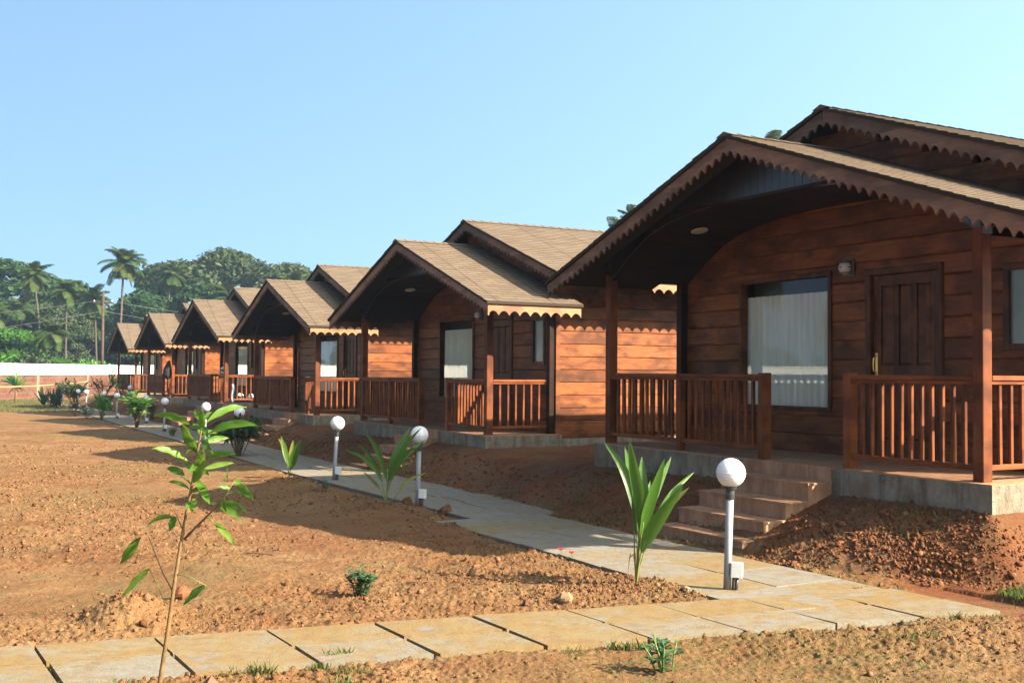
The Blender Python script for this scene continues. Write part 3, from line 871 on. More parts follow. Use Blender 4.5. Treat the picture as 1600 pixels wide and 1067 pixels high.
    # little frosted window
    if sw:
        u0, u1, w0, w1 = sw; fr = .07; mb = MB()
        mb.box((u0, VW - .02, w1 - fr), (u1, VW + .06, w1), .006); mb.box((u0, VW - .02, w0), (u1, VW + .06, w0 + fr), .006)
        mb.box((u0, VW - .018, w0 + fr), (u0 + fr, VW + .06, w1 - fr), .006); mb.box((u1 - fr, VW - .018, w0 + fr), (u1, VW + .06, w1 - fr), .006)
        s = mb.build('small_window', M_DOOR, root)
        mb = MB(); mb.box((u0 + fr, VW + .02, w0 + fr), (u1 - fr, VW + .028, w1 - fr)); mb.build('pane', M_FROST, s)
    # bulkhead lamp beside the door
    lu = (win[1] + door[0]) / 2 + .03; mb = MB()
    mb.box((lu - .09, VW - .035, 2.10), (lu + .10, VW - .001, 2.30), .012)
    wl = mb.build('wall_lamp', M_BLACK, root)
    mb = MB(); prof = [(.085 * math.cos(t), .085 * math.sin(t) * 1.15) for t in np.linspace(0, math.pi / 2 - .02, 7)]
    mb.lathe([(r_, z) for r_, z in prof], 16); g_ = mb.build('lamp_dome', M_LIGHTW, wl, True); g_.location = (lu - .01, VW - .034, 2.2); g_.rotation_euler = (R(90), 0, 0)
    mb = MB()
    for k in range(3): mb.tube([(lu - .1, VW - .05, 2.14 + k * .06), (lu - .01, VW - .145 + abs(k - 1) * .03, 2.14 + k * .06), (lu + .09, VW - .05, 2.14 + k * .06)], .006, 6)
    mb.build('guard', M_IRON, wl)
    # ceiling light
    mb = MB(); mb.lathe([(.11, 0), (.11, -.012), (.09, -.02), (.001, -.024)], 24); c = mb.build('ceiling_light', M_LIGHTW, root, False); c.location = (1.15, .6, 2.795); c.rotation_euler = (0, R(-13), 0)
    # roofs
    for nm, ridge, v0, v1 in (('front_roof', RIDGE, -OV - .035, VW + .03), ('main_roof', MRIDGE, VB0 - .035, VB1 + .035)):
        mb = MB(); roof_sheet(mb, 1, ridge, v0, v1); roof_sheet(mb, -1, ridge, v0, v1)
        # ridge caps
        k = 0; y = v0 - .004
        vend = v1 if nm == 'main_roof' else VW - .001
        while y < vend - .02:
            y1 = min(y + .2, vend); e = .012; lift0, lift1 = .030, .020
            vs = []
            for yy, lf in ((y, lift0), (y1 + .02 if y1 < vend else y1, lift1)):
                vs += [(WID / 2 - .13, yy, ridge + lf - .13 * SL - .004), (WID / 2, yy, ridge + lf), (WID / 2 + .13, yy, ridge + lf - .13 * SL - .004)]
            mb.add(vs, [(0, 1, 4, 3), (1, 2, 5, 4), (0, 3, 5, 2), (0, 2, 1)], [[(y, .02), (y, .1), (y1, .1), (y1, .02)]] * 2 + [[(y, .02), (y, .1), (y1, .1), (y1, .02)]] + [[(y, .02), (y, .1), (y1, .1)]])
            y = y1; k += 1
        rf = mb.build(nm, M_SHING, root)
        vv0 = v0 + .035; vv1 = VW - .002 if nm == 'front_roof' else v1 - .035
        ends = [(vv0, .028)] if nm == 'front_roof' else [(vv0, .028), (vv1, -.028)]
        for vv, th in ends:
            for sd_ in (-1, 1):
                mb = MB(); ue = WID / 2 + sd_ * (WID / 2 + OE)
                scallop_strip(mb, (WID / 2 + sd_ * .002, vv, ridge - .042), (ue, vv, roofline(ue, ridge) - .042), .125, 0, 1, th, .137, .068)
                mb.build('barge_board', M_BARGE, rf)
        for sd_ in (-1, 1):
            mb = MB(); ue = WID / 2 + sd_ * (WID / 2 + OE); ww = roofline(ue, ridge) - .043
            scallop_strip(mb, (ue + (.0 if sd_ > 0 else 0), vv0 + .001, ww + .001), (ue, vv1, ww + .001), .115, 0, 0, -sd_ * .026, .205, .078)
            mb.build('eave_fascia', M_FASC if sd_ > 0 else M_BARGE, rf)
        # soffit boards under the overhang
    return root

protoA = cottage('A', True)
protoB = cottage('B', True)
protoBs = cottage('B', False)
names = ['nearest brown timber cottage with a big white curtained window, at the right',
         'second nearest timber cottage, its sunlit side wall seen behind the nearest porch',
         'third timber cottage from the right, behind the leftmost tall globe lamp beside the path',
         'fourth timber cottage of the row, with white helmets and a blue mat on its porch',
         'fifth timber cottage of the row, with a black jacket hung on its porch post',
         'farthest and smallest timber cottage, last of the row beside the laterite boundary wall']
COTS = []
for i in range(6):
    if i == 0: o = protoA
    elif i == 1: o = copy_tree(protoA)
    elif i == 2: o = protoB
    elif i == 3: o = copy_tree(protoB)
    elif i == 4: o = protoBs
    else: o = copy_tree(protoBs)
    X, Y, a, z = COT[i]
    o.location = (X, Y, z); o.rotation_euler = (0, 0, a)
    tag(o, names[i], 'cottage', 'brown timber cottages in a row')
    COTS.append(o)

# ------------------------------------------------------------------ things left on the porches
def at_porch(i, u, v, w_=0.0):
    x, y = loc2w(i, u, v); return (x, y, COT[i][3] + w_)
def helmet(loc, rz, label, tilt=0):
    t = empty('helmet', loc, rz); t.rotation_euler[0] = tilt
    mb = MB(); prof = [(.128 * math.cos(a) * (1 if a > 0 else 1), .14 + .15 * math.sin(a)) for a in np.linspace(-.75, math.pi / 2 - .02, 12)]
    mb.lathe(prof, 20); mb.build('shell', M_BOX, t, True)
    mb = MB(); vs = []; fs = []
    for k in range(9):
        a = R(-70 + k * 17.5)
        for z in (.11, .19):
            r_ = .128 * math.cos(math.asin((z - .14) / .15)) + .006
            vs.append((r_ * math.sin(a), -r_ * math.cos(a), z))
    for k in range(8): fs.append((2 * k, 2 * k + 2, 2 * k + 3, 2 * k + 1))
    mb.add(vs, fs); mb.build('visor', M_BLACK, t, True)
    return tag(t, label, 'helmet', 'helmets on a porch')
helmet(at_porch(3, 5.45, .62, .055), .4, 'left of two white helmets lying on a porch floor behind the railing')
helmet(at_porch(3, 5.52, .93, .055), 1.1, 'right of two white helmets lying on a porch floor behind the railing', .4)
helmet(at_porch(3, 5.55, .05, .95), .1, 'pale helmet resting on a porch railing against the sunlit post')
mb = MB(); m_ = 9; vs = []; fs = []
for i in range(m_):
    for j in range(m_):
        x, y, z = at_porch(3, 4.95 + .78 * i / 8, .2 + 1.0 * j / 8, .02 + .03 * math.sin(i * 1.7 + j) ** 2); vs.append((x, y, z))
for i in range(m_ - 1):
    for j in range(m_ - 1): fs.append((i * m_ + j, (i + 1) * m_ + j, (i + 1) * m_ + j + 1, i * m_ + j + 1))
vb = [(a, b, COT[3][3] + .008) for a, b, c in vs]; o_ = len(vs)
mb.add(vs + vb, fs + [tuple(o_ + k for k in reversed(f)) for f in fs])
tag(mb.build('mat', M_CLOTHN, None, True), 'dark blue mat spread on a porch floor under two white helmets', 'mat')
t = empty('towel', at_porch(3, 5.79, .28, .0))
t.rotation_euler = (0, 0, COT[3][2])
for k, (m, x0) in enumerate(((M_CLOTHR, -.06), (M_BOX, -.022), (M_CLOTHT, .0))):
    mb = MB(); vs = []; n = 8
    for j in range(n + 1):
        z = .62 - .62 * j / n + .02
        for a in range(3): vs.append((.045 + .012 * math.sin(j * 1.1 + a), x0 + a * (.019 if k != 1 else .011) + .02 * math.sin(j * .9), z))
    vs += [(x + .008, y, z) for x, y, z in vs]; q = 3 * (n + 1); fs = []
    for j in range(n):
        for a in range(2):
            f = (3 * j + a, 3 * j + a + 1, 3 * j + a + 4, 3 * j + a + 3); fs += [f, tuple(q + i_ for i_ in reversed(f))]
    mb.add(vs, fs); mb.build('stripe', m, t, True)
tag(t, 'striped maroon and teal towel hanging on a porch railing', 'towel')
mb = MB(); x, y, z = at_porch(4, 5.70, -.02, 0)
mb.tube([(x - .06, y, z + 1.52), (x - .10, y + .02, z + 1.40), (x - .15, y + .03, z + 1.15), (x - .16, y + .03, z + .95), (x - .10, y + .02, z + .78)], [.03, .09, .16, .17, .09], 12)
tag(mb.build('jacket', M_CLOTHB, None, True), 'black jacket hanging against a sunlit porch post', 'jacket')

# ------------------------------------------------------------------ garden lamps
def lamp():
    t = empty('garden_lamp')
    mb = MB(); mb.lathe([(.030, -.1), (.030, .77)], 18); mb.build('post', M_POST, t, True)
    mb = MB(); mb.lathe([(.036, .762), (.038, .80), (.036, .838), (.052, .842), (.055, .865), (.045, .872)], 18)
    for k in range(3):
        a = k * 2.1; mb.box((.038 * math.cos(a) - .006, .038 * math.sin(a) - .006, .795), (.038 * math.cos(a) + .006, .038 * math.sin(a) + .006, .807))
    mb.build('collar', M_BLACK, t)
    mb = MB(); mb.lathe([(.116 * math.cos(a), .968 + .116 * math.sin(a)) for a in np.linspace(-1.17, math.pi / 2 - .01, 18)], 28); gl_ = mb.build('globe', M_GLOBE, t, True)
    mb = MB(); mb.lathe([(.1165, .962), (.1178, .966), (.1178, .970), (.1165, .974)], 28); mb.build('seam', M_GLOBE, gl_)
    mb = MB(); mb.box((.024, -.055, .16), (.118, .02, .27), .008); b = mb.build('junction_box', M_BOX, t)
    mb = MB(); mb.tube([(.075, -.02, .163), (.072, -.02, .08), (.05, -.01, -.05)], .014, 8); mb.tube([(.05, -.02, .163), (.045, -.02, .08), (.035, -.01, -.05)], .010, 8); mb.build('cable', M_BLACK, b, True)
    return t
lp = lamp()
LAMPS = [(1.705, 8.66, .03, 'nearest white globe lamp on a pale post, in front of the stone steps'),
         (-1.21, 14.2, .02, 'white globe lamp behind the spreading palm seedling beside the path'),
         (-2.86, 17.7, .05, 'white globe lamp standing alone right of the small palm seedling'),
         (-5.78, 23.2, .02, 'globe lamp half hidden by the dark drooping sapling beside the path'),
         (-7.62, 27.2, .03, 'globe lamp showing just above the top leaves of the foreground sapling'),
         (-10.5, 33.1, .02, 'globe lamp between the big glossy bush and the leaves of the foreground sapling'),
         (-12.9, 38.6, .0, 'globe lamp at the right edge of the big glossy bush'),
         (-15.65, 43.4, .01, 'globe lamp directly left of the big glossy bush'),
         (-17.2, 49.4, -.01, 'globe lamp peeking over the big glossy bush in front of the last cottage'),
         (-18.0, 48.3, .02, 'globe lamp above the croton bush with upright leaves'),
         (-20.9, 53.8, .0, 'globe lamp before the laterite wall, right of the pair half hidden in shrubs'),
         (-22.3, 56.3, .01, 'small globe lamp half hidden in the light green shrub before the laterite wall'),
         (-25.0, 61.0, .0, 'farthest globe lamp, left of the light green shrub before the laterite wall')]
for i, (x, y, tl, lab) in enumerate(LAMPS):
    o = lp if i == 0 else copy_tree(lp)
    o.location = (x, y, gz(x, y) - .01); o.rotation_euler = (-tl * .3, tl, -.25)
    tag(o, lab, 'lamp', 'white globe lamps along the garden path')

# ------------------------------------------------------------------ boundary wall
def wall_run(name, A, B, ztop, zmid, zbot, th, label, face):
    A = Vector((*A, 0)); B = Vector((*B, 0)); d = (B - A).normalized(); n = Vector((-d.y, d.x, 0)) * face; L = (B - A).length
    t = empty(name, (A.x, A.y, 0)); O = A
    def quadbox(mb, s0, s1, q0, q1, z0, z1):
        P = [d * s0 + n * q0, d * s1 + n * q0, d * s1 + n * q1, d * s0 + n * q1]
        vs = [(p.x, p.y, z0) for p in P] + [(p.x, p.y, z1) for p in P]
        uv = [[(s0, q0)] * 4, [(s0, q0), (s1, q0), (s1, q1), (s0, q1)], [(s0, z0), (s1, z0), (s1, z1), (s0, z1)], [(q0, z0), (q1, z0), (q1, z1), (q0, z1)], [(s1, z0), (s0, z0), (s0, z1), (s1, z1)], [(q1, z0), (q0, z0), (q0, z1), (q1, z1)]]
        fs = [(3, 2, 1, 0), (4, 5, 6, 7), (0, 1, 5, 4), (1, 2, 6, 5), (2, 3, 7, 6), (3, 0, 4, 7)]
        if face > 0: pass
        mb.add(vs, fs, uv)
    mb = MB(); quadbox(mb, 0, L, 0, th, zbot, zmid); mb.build('block_base', M_LAT, t)
    mb = MB(); quadbox(mb, -.03, L, -.05, th + .05, zmid, ztop - .05); quadbox(mb, -.05, L, -.09, th + .09, ztop - .05, ztop); mb.build('plaster_band', M_WHITE, t)
    k = 2.0
    while k < L:
        mb = MB(); quadbox(mb, k - .2, k + .2, -.04 if True else 0, th + .04, zbot, zmid - .004); mb.build('pillar', M_CONC, t); k += 9.3
    return tag(t, label, 'wall')
wall_run('boundary_wall', (-36.2, -4), (-35.0, 122), 2.10, 1.30, -1.1, .25, 'long white topped laterite block boundary wall behind the lawn', -1 if False else 1)
wall_run('boundary_wall', (-34.7, 122), (40, 128), 2.12, 1.30, -1.1, .25, 'far white topped boundary wall glimpsed through the last porches', 1)

# ------------------------------------------------------------------ trees
def leaf_cloud(n, blobs, size, seed, flat=.55, inner=.25):
    """leaf clusters spread through the outer part of a crown made of blobs; returns quads + tone"""
    r = np.random.default_rng(seed)
    B = np.array(blobs, dtype=float)
    wts = (B[:, 3] * B[:, 4]) ; wts = wts / wts.sum()
    bi = r.choice(len(B), n, p=wts)
    d = r.normal(size=(n, 3)); d /= np.linalg.norm(d, axis=1)[:, None]
    d[:, 2] = np.where(d[:, 2] < -.35, -d[:, 2] * .6, d[:, 2])
    rad = 1 - np.abs(r.normal(0, inner, n)); rad = np.clip(rad, .2, 1.06)
    rad *= 1 + .14 * np.sin(d[:, 0] * 6 + bi) * np.cos(d[:, 1] * 7 + bi * 2)
    C = B[bi, :3] + d * rad[:, None] * np.stack([B[bi, 3], B[bi, 3], B[bi, 4]], -1)
    nrm = d * .6 + r.normal(size=(n, 3)) * flat; nrm[:, 2] += .25; nrm /= np.linalg.norm(nrm, axis=1)[:, None]
    a = np.cross(nrm, r.normal(size=(n, 3))); a /= np.linalg.norm(a, axis=1)[:, None]
    b = np.cross(nrm, a)
    s = size * r.uniform(.55, 1.35, n)[:, None]
    e = r.uniform(.35, .75, n)[:, None]
    P0 = C - a * s * .5; P1 = C + b * s * e * .5 + nrm * s * .08; P2 = C + a * s * .5 - nrm * s * .12; P3 = C - b * s * e * .5 + nrm * s * .05
    V = np.stack([P0, P1, P2, P3], 1).reshape(-1, 3)
    Fq = np.arange(4 * n).reshape(n, 4)
    tone = np.clip(r.normal(.5, .24, n), 0, 1)
    return V, Fq, tone
def tree_mesh(name, kind, h, wd, seed, mat, n=9000, size=.42):
    r = random.Random(seed); t = empty(name)
    hb = h * (.32 if kind == 'tall' else .22); blobs = []
    k = 26
    for i in range(k):
        a = r.uniform(0, 6.28); q = math.sqrt(r.random()); z = r.random()
        env = math.sin(math.pi * min(1, z * .8 + .2)) ** .6
        x, y = wd * .42 * q * env * math.cos(a), wd * .42 * q * env * math.sin(a)
        rr = wd * r.uniform(.11, .2); blobs.append((x, y, hb + (h - hb - rr * .7) * z, rr, rr * r.uniform(.6, .85)))
    V, Fq, tone = leaf_cloud(n, blobs, size, seed)
    mb = MB()
    mb.tube([(0, 0, -.6), (.05 * wd * r.uniform(-1, 1), 0, h * .2), (0, .04 * wd, h * .45), (0, 0, h * .8)], [wd * .028 + .1, wd * .022 + .08, wd * .015 + .05, .04], 9)
    for i in range(9):
        b = blobs[r.randrange(k)]; z0 = h * r.uniform(.2, .5)
        mb.tube([(0, 0, z0), (b[0] * .45, b[1] * .45, z0 + (b[2] - z0) * .6), (b[0], b[1], b[2])], [wd * .011 + .04, wd * .008 + .03, .02], 6)
    mb.build('trunk', M_BARK, t, True)
    bulk('crown', V, Fq, mat, tone, t)
    return t
def palm_crown(seed, L=4.3, nf=26, drop=1.0, mat=M_PALM, dry=True):
    r = random.Random(seed); mb = MB(); mb2 = MB()
    for i in range(nf):
        az = i * 2.39996 + r.uniform(-.2, .2); e0 = 1.5 - 2.35 * (i / nf) ** 1.15 + r.uniform(-.28, .28); ln = L * r.uniform(.72, 1.1) * (.75 if i < 4 else 1)
        isdry = seed == 21 and i >= nf - 2
        tgt = mb2 if isdry else mb
        p = Vector((0, 0, 0)); e = e0; pts = [p.copy()]; n = 26
        for s in range(n):
            e -= (drop * (.025 + .075 * (s / n)) * (1.0 if e > -1.2 else .1))
            p = p + Vector((math.cos(az) * math.cos(e), math.sin(az) * math.cos(e), math.sin(e))) * (ln / n); pts.append(p.copy())
        tn = r.random() * .6 + .15 + (.2 if i < 7 else 0)
        tgt.tube(pts[::5] + [pts[-1]], [.045, .035, .028, .02, .014, .008, .006][:len(pts[::5]) + 1], 4, tone=.6)
        side = Vector((-math.sin(az), math.cos(az), 0))
        for s in range(3, n + 1):
            d = (pts[s] - pts[s - 1]).normalized(); upv = side.cross(d)
            if upv.z < 0: upv = -upv
            f = s / n; ll = (.28 + L * .14) * math.sin(math.pi * min(1, .12 + f * .86)) ** .7 + .15
            for sgn in (-1, 1):
                for half in (0, .5):
                    o = pts[s - 1].lerp(pts[s], half)
                    dr = r.uniform(.25, .75)
                    t1 = o + side * sgn * ll * .62 + d * ll * .35 - Vector((0, 0, 1)) * ll * dr * .35 + upv * .05
                    t2 = t1 + (side * sgn * .22 + d * .15 - Vector((0, 0, 1)) * (.45 + dr * .4)) * ll * .45
                    w_ = d * .03
                    tgt.add([tuple(o - w_), tuple(o + w_), tuple(t1 + w_ * .9), tuple(t1 - w_ * .9), tuple(t2)], [(0, 1, 2, 3), (3, 2, 4)], None, min(1, max(0, tn + r.uniform(-.15, .15))))
    return mb, mb2
PALMS = []
def palm(seed, L=4.3, lean=.4, h=12, drop=1.0, nf=26):
    t = empty('coconut_palm'); r = random.Random(seed)
    a = r.uniform(0, 6.28); pts = []; rad = []
    for i in range(9):
        f = i / 8; pts.append((math.cos(a) * lean * (f ** 1.6 - 1), math.sin(a) * lean * (f ** 1.6 - 1), -h - .6 + (h + .6) * f)); rad.append(.15 - .05 * f + (.06 if i == 0 else 0))
    mb = MB(); mb.tube(pts, rad, 10); mb.build('trunk', M_PALMT, t, True)
    c, d = palm_crown(seed, L, nf, drop)
    c.build('crown', M_PALM, t)
    if d.f: d.build('dry_frond', M_PALMDRY, t)
    mb = MB()
    for k in range(7):
        q = r.uniform(0, 6.28); mb.lathe([(.02, .0), (.11, .06), (.12, .14), (.06, .24), (.01, .27)], 8, (.26 * math.cos(q), .26 * math.sin(q), -.55 - r.random() * .3))
    mb.build('coconuts', M_CROT, t, True)
    return t
# (source, x, y, height of crown centre, label)
PP = [palm(3, 2.75, .9, 14, .85, 30), palm(8, 2.5, .5, 13, .95, 26), palm(21, 2.6, 1.4, 13.5, .75, 28)]
spots = [(0, -39.9, 112, 12.6, 0, 1.05, 'tallest coconut palm, its crown above the last cottages against the sky'),
         (2, -54.4, 124, 12.4, 1.9, 1.0, 'coconut palm with a pale bent trunk left of the gap of open sky'),
         (1, -49.0, 120, 10.3, .6, 1.0, 'dark coconut palm at the left edge of the gap of open sky'),
         (1, -44.4, 116, 9.2, 2.4, 1.0, 'low coconut palm drooping behind the utility pole'),
         (0, -43.6, 139, 13.8, 4.0, 1.0, 'coconut palm rising at the left shoulder of the big round tree'),
         (2, -33.6, 128, 10.2, 5.0, 1.15, 'pale green coconut palm in front of the big round tree, above the fourth cottage'),
         (0, -25.6, 128, 11.6, 2.2, 1.15, 'coconut palm in front of the big round tree, above the third cottage ridge'),
         (2, -55.5, 116, 7.4, 3.3, 1.0, 'light green coconut palm cut by the left edge of the picture'),
         (1, -45.5, 108, 5.2, 1.0, 1.0, 'short coconut palm with yellow hanging fronds behind the white wall'),
         (2, -39.2, 120, 6.0, .2, .9, 'small coconut palm in the gap between the palm groups, left of the pole'),
         (0, -59.5, 132, 9.0, 2.9, 1.0, 'coconut palm among the leftmost dark trees'),
         (1, 7.0, 71, 10.25, 1.0, .95, 'left of two palm tops peeking over the nearest cottage eave'),
         (2, 8.5, 74, 11.6, 2.5, .95, 'right of two palm tops peeking over the nearest cottage eave'),
         (0, 14.35, 62, 13.95, 2.0, .9, 'palm top peeking above the ridge of the nearest cottage')]
first = {}
for s, x, y, zc, rz, sc_, lab in spots:
    if s not in first: o = PP[s]; first[s] = 1
    else: o = copy_tree(PP[s])
    o.location = (x, y, zc); o.rotation_euler = (0, 0, rz); o.scale = (sc_,) * 3
    tag(o, lab, 'palm tree', 'coconut palms around the plot')
TT = [tree_mesh('broadleaf_tree', 'round', 15, 15, 5, M_TREE1, 24000, .60), tree_mesh('broadleaf_tree', 'tall', 15, 11, 9, M_TREE2, 17000, .60), tree_mesh('broadleaf_tree', 'round', 9, 9, 13, M_TREE3, 10000, .42)]
tsp = [(0, -39.0, 150, 0, 1.45, 1.30, 'great round grey green tree rising highest behind the cottages'),
       (0, -47.0, 152, 1.9, 1.15, 1.20, 'broad grey green tree joined to the left of the great round tree'),
       (0, -30.5, 148, 3.1, 1.35, 1.16, 'grey green tree sloping down at the right of the great round tree'),
       (2, -32.0, 163, 1.0, 1.9, 2.02, 'bright green tree top beside the roof of the third cottage'),
       (1, -66.0, 140, .4, 1.6, 1.14, 'dark green tree filling the left edge of the picture'),
       (1, -59.0, 146, 2.0, 1.3, .98, 'dark green tree behind the palm with the pale bent trunk'),
       (1, -53.0, 150, 4.0, 1.1, .80, 'dark green tree left below the gap of open sky'),
       (1, -62.5, 150, 1.1, 1.3, 1.02, 'dark green tree between the left palm and the left edge'),
       (1, -49.5, 151, 5.7, .85, 1.12, 'dark rounded tree right beside the tallest coconut palm crown'),
       (0, -52.5, 158, 2.7, 1.1, .86, 'grey green tree low in the gap of open sky'),
       (1, -46.5, 140, 3.9, 1.0, .90, 'dark tree at the foot of the tallest coconut palm'),
       (1, -43.5, 130, 5.1, 1.0, .78, 'dark tree behind the utility pole'),
       (1, -37.5, 132, 1.3, 1.1, .88, 'dark tree right of the utility pole behind the last cottage'),
       (0, -56.0, 134, 2.5, .7, .72, 'pale loose tree between the two left palms'),
       (0, -50.5, 128, 4.4, .55, .52, 'twiggy pale tree below the gap of open sky'),
       (1, -31.0, 134, 2.9, 1.0, .82, 'dark tree behind the fifth cottage roof'),
       (1, -25.0, 140, .9, 1.0, .80, 'dark tree behind the fourth cottage roof'),
       (0, -24.5, 150, .2, .95, .92, 'grey green tree behind the third cottage roof'),
       (2, -51.5, 111, .2, 1.0, .80, 'bright green bush like tree at the far left behind the white wall'),
       (2, -44.6, 107, 2.2, .5, .44, 'light green low tree behind the white wall left of the pole')]
first = {}
for s, x, y, rz, sc_, sz_, lab in tsp:
    if s not in first: o = TT[s]; first[s] = 1
    else: o = copy_tree(TT[s])
    o.location = (x, y, float(G0(x, y)) - .2); o.rotation_euler = (0, 0, rz); o.scale = (sc_, sc_, sz_)
    tag(o, lab, 'tree', 'trees beyond the boundary wall')
# bushes hugging the wall
def bush_mesh(seed, mat, n=2600, size=.26):
    r = random.Random(seed); t = empty('wall_bush')
    blobs = [(r.uniform(-1.6, 1.6), r.uniform(-1, 1), r.uniform(.5, 1.7), r.uniform(.6, 1.0), r.uniform(.5, .8)) for _ in range(10)]
    V, Fq, tone = leaf_cloud(n, blobs, size, seed, .7, .3)
    mb = MB()
    for b in blobs[:6]: mb.tube([(b[0] * .3, b[1] * .3, -.3), (b[0] * .7, b[1] * .7, b[2] * .6), (b[0], b[1], b[2])], [.04, .03, .012], 5)
    mb.build('stem', M_BARK, t, True); bulk('foliage', V, Fq, mat, tone, t)
    return t
BB = [bush_mesh(2, M_TREE3), bush_mesh(4, M_CROT), bush_mesh(6, M_TREE1)]
bsp = [(0, -49.6, 103, 2.0, 'bright green bush above the wall at the left edge of the picture'), (1, -47.6, 101, 1.15, 'light green bush above the white wall, second from the left edge'),
       (2, -45.0, 103, 1.35, 'pale flowering bush above the middle of the white wall'), (2, -42.4, 101, 1.0, 'grey green bush above the white wall right of the pale flowering bush'),
       (1, -40.0, 104, 1.2, 'light green bush above the white wall, left of the pole'), (0, -38.0, 106, 1.1, 'bright bush above the white wall just left of the pole'),
       (1, -36.8, 112, 1.2, 'bush seen through the posts of the last cottage porch')]
first = {}
for s, x, y, sc_, lab in bsp:
    if s not in first: o = BB[s]; first[s] = 1
    else: o = copy_tree(BB[s])
    o.location = (x, y, float(G0(x, y))); o.rotation_euler = (0, 0, x); o.scale = (sc_ * 1.1, sc_ * 1.1, sc_ * 1.25)
    tag(o, lab, 'bush', 'bushes along the boundary wall')
# wood behind everything: a far mass of foliage
bl = []
rw = random.Random(31)
for k in range(190):
    x = rw.uniform(-100, 0); y = rw.uniform(162, 185); bl.append((x, y, rw.uniform(0, 10.5), rw.uniform(2.5, 4.5), rw.uniform(2, 3.4)))
for k in range(110):
    y = rw.uniform(-5, 150); x = -44 - rw.uniform(0, 14) - (18 if y > 85 else 0); bl.append((x, y, rw.uniform(0, 8.5), rw.uniform(2, 3.6), rw.uniform(1.6, 3)))
V, Fq, tone = leaf_cloud(80000, bl, .95, 77, .6, .25)
tag(bulk('far_wood', V, Fq, M_TREE2, tone * .8), None, None, None, 'stuff')

# utility pole and wires -----------------------------------------------------
t = empty('utility_pole', (-36.9, 98.5, float(G0(0, 98))))
mb = MB(); mb.tube([(0, 0, -.5), (0, 0, 9.4)], [.17, .11], 10); mb.build('pole_shaft', M_POLE, t, True)
mb = MB(); mb.box((-.9, -.06, 8.3), (.9, .06, 8.42)); a_ = mb.build('crossarm', M_POLE, t)
for x in (-.8, 0, .8):
    mb = MB(); mb.lathe([(.03, 8.42), (.06, 8.47), (.06, 8.56), (.03, 8.6)], 8, (x, 0, 0)); mb.build('insulator', M_BOX, a_, True)
tag(t, 'tall thin brown utility pole behind the last cottage', 'pole')
def wire(A, B, sag, lab):
    mb = MB(); A, B = Vector(A), Vector(B); pts = []
    for i in range(25):
        f = i / 24; p = A.lerp(B, f); p.z -= sag * 4 * f * (1 - f); pts.append(p)
    mb.tube(pts, .014, 5); tag(mb.build('overhead_wire', M_WIRE), lab, 'wire')
pz = float(G0(0, 98))
wire((-62, 95, 5.6), (-37.3, 98.5, pz + 8.55), .5, 'upper overhead wire running left from the utility pole')
wire((-60, 93, 4.0), (-36.9, 98.4, pz + 7.6), .6, 'lower overhead wire running left from the utility pole')
wire((-36.3, 98.5, pz + 8.55), (-18, 101, 6.1), .4, 'upper overhead wire running right from the utility pole')
wire((-36.8, 98.4, pz + 7.6), (-19, 100, 5.2), .4, 'lower overhead wire running right from the utility pole')

# ------------------------------------------------------------------ young plants in the garden
def lance(t): return (math.sin(math.pi * min(1, t * .98 + .02)) ** .85) * (1.05 - .4 * t)
def broad(t): return min(1, t * 3.2) ** .7 * (1 - max(0, (t - .45) / .55) ** 1.7) + .02
def curve(a, b, sag, n=9):
    a, b = Vector(a), Vector(b); L = (b - a).length; out_ = []
    for i in range(n):
        f = i / (n - 1); p = a.lerp(b, f); p.z += sag * L * (4 * f * (1 - f)); out_.append(p)
    return out_
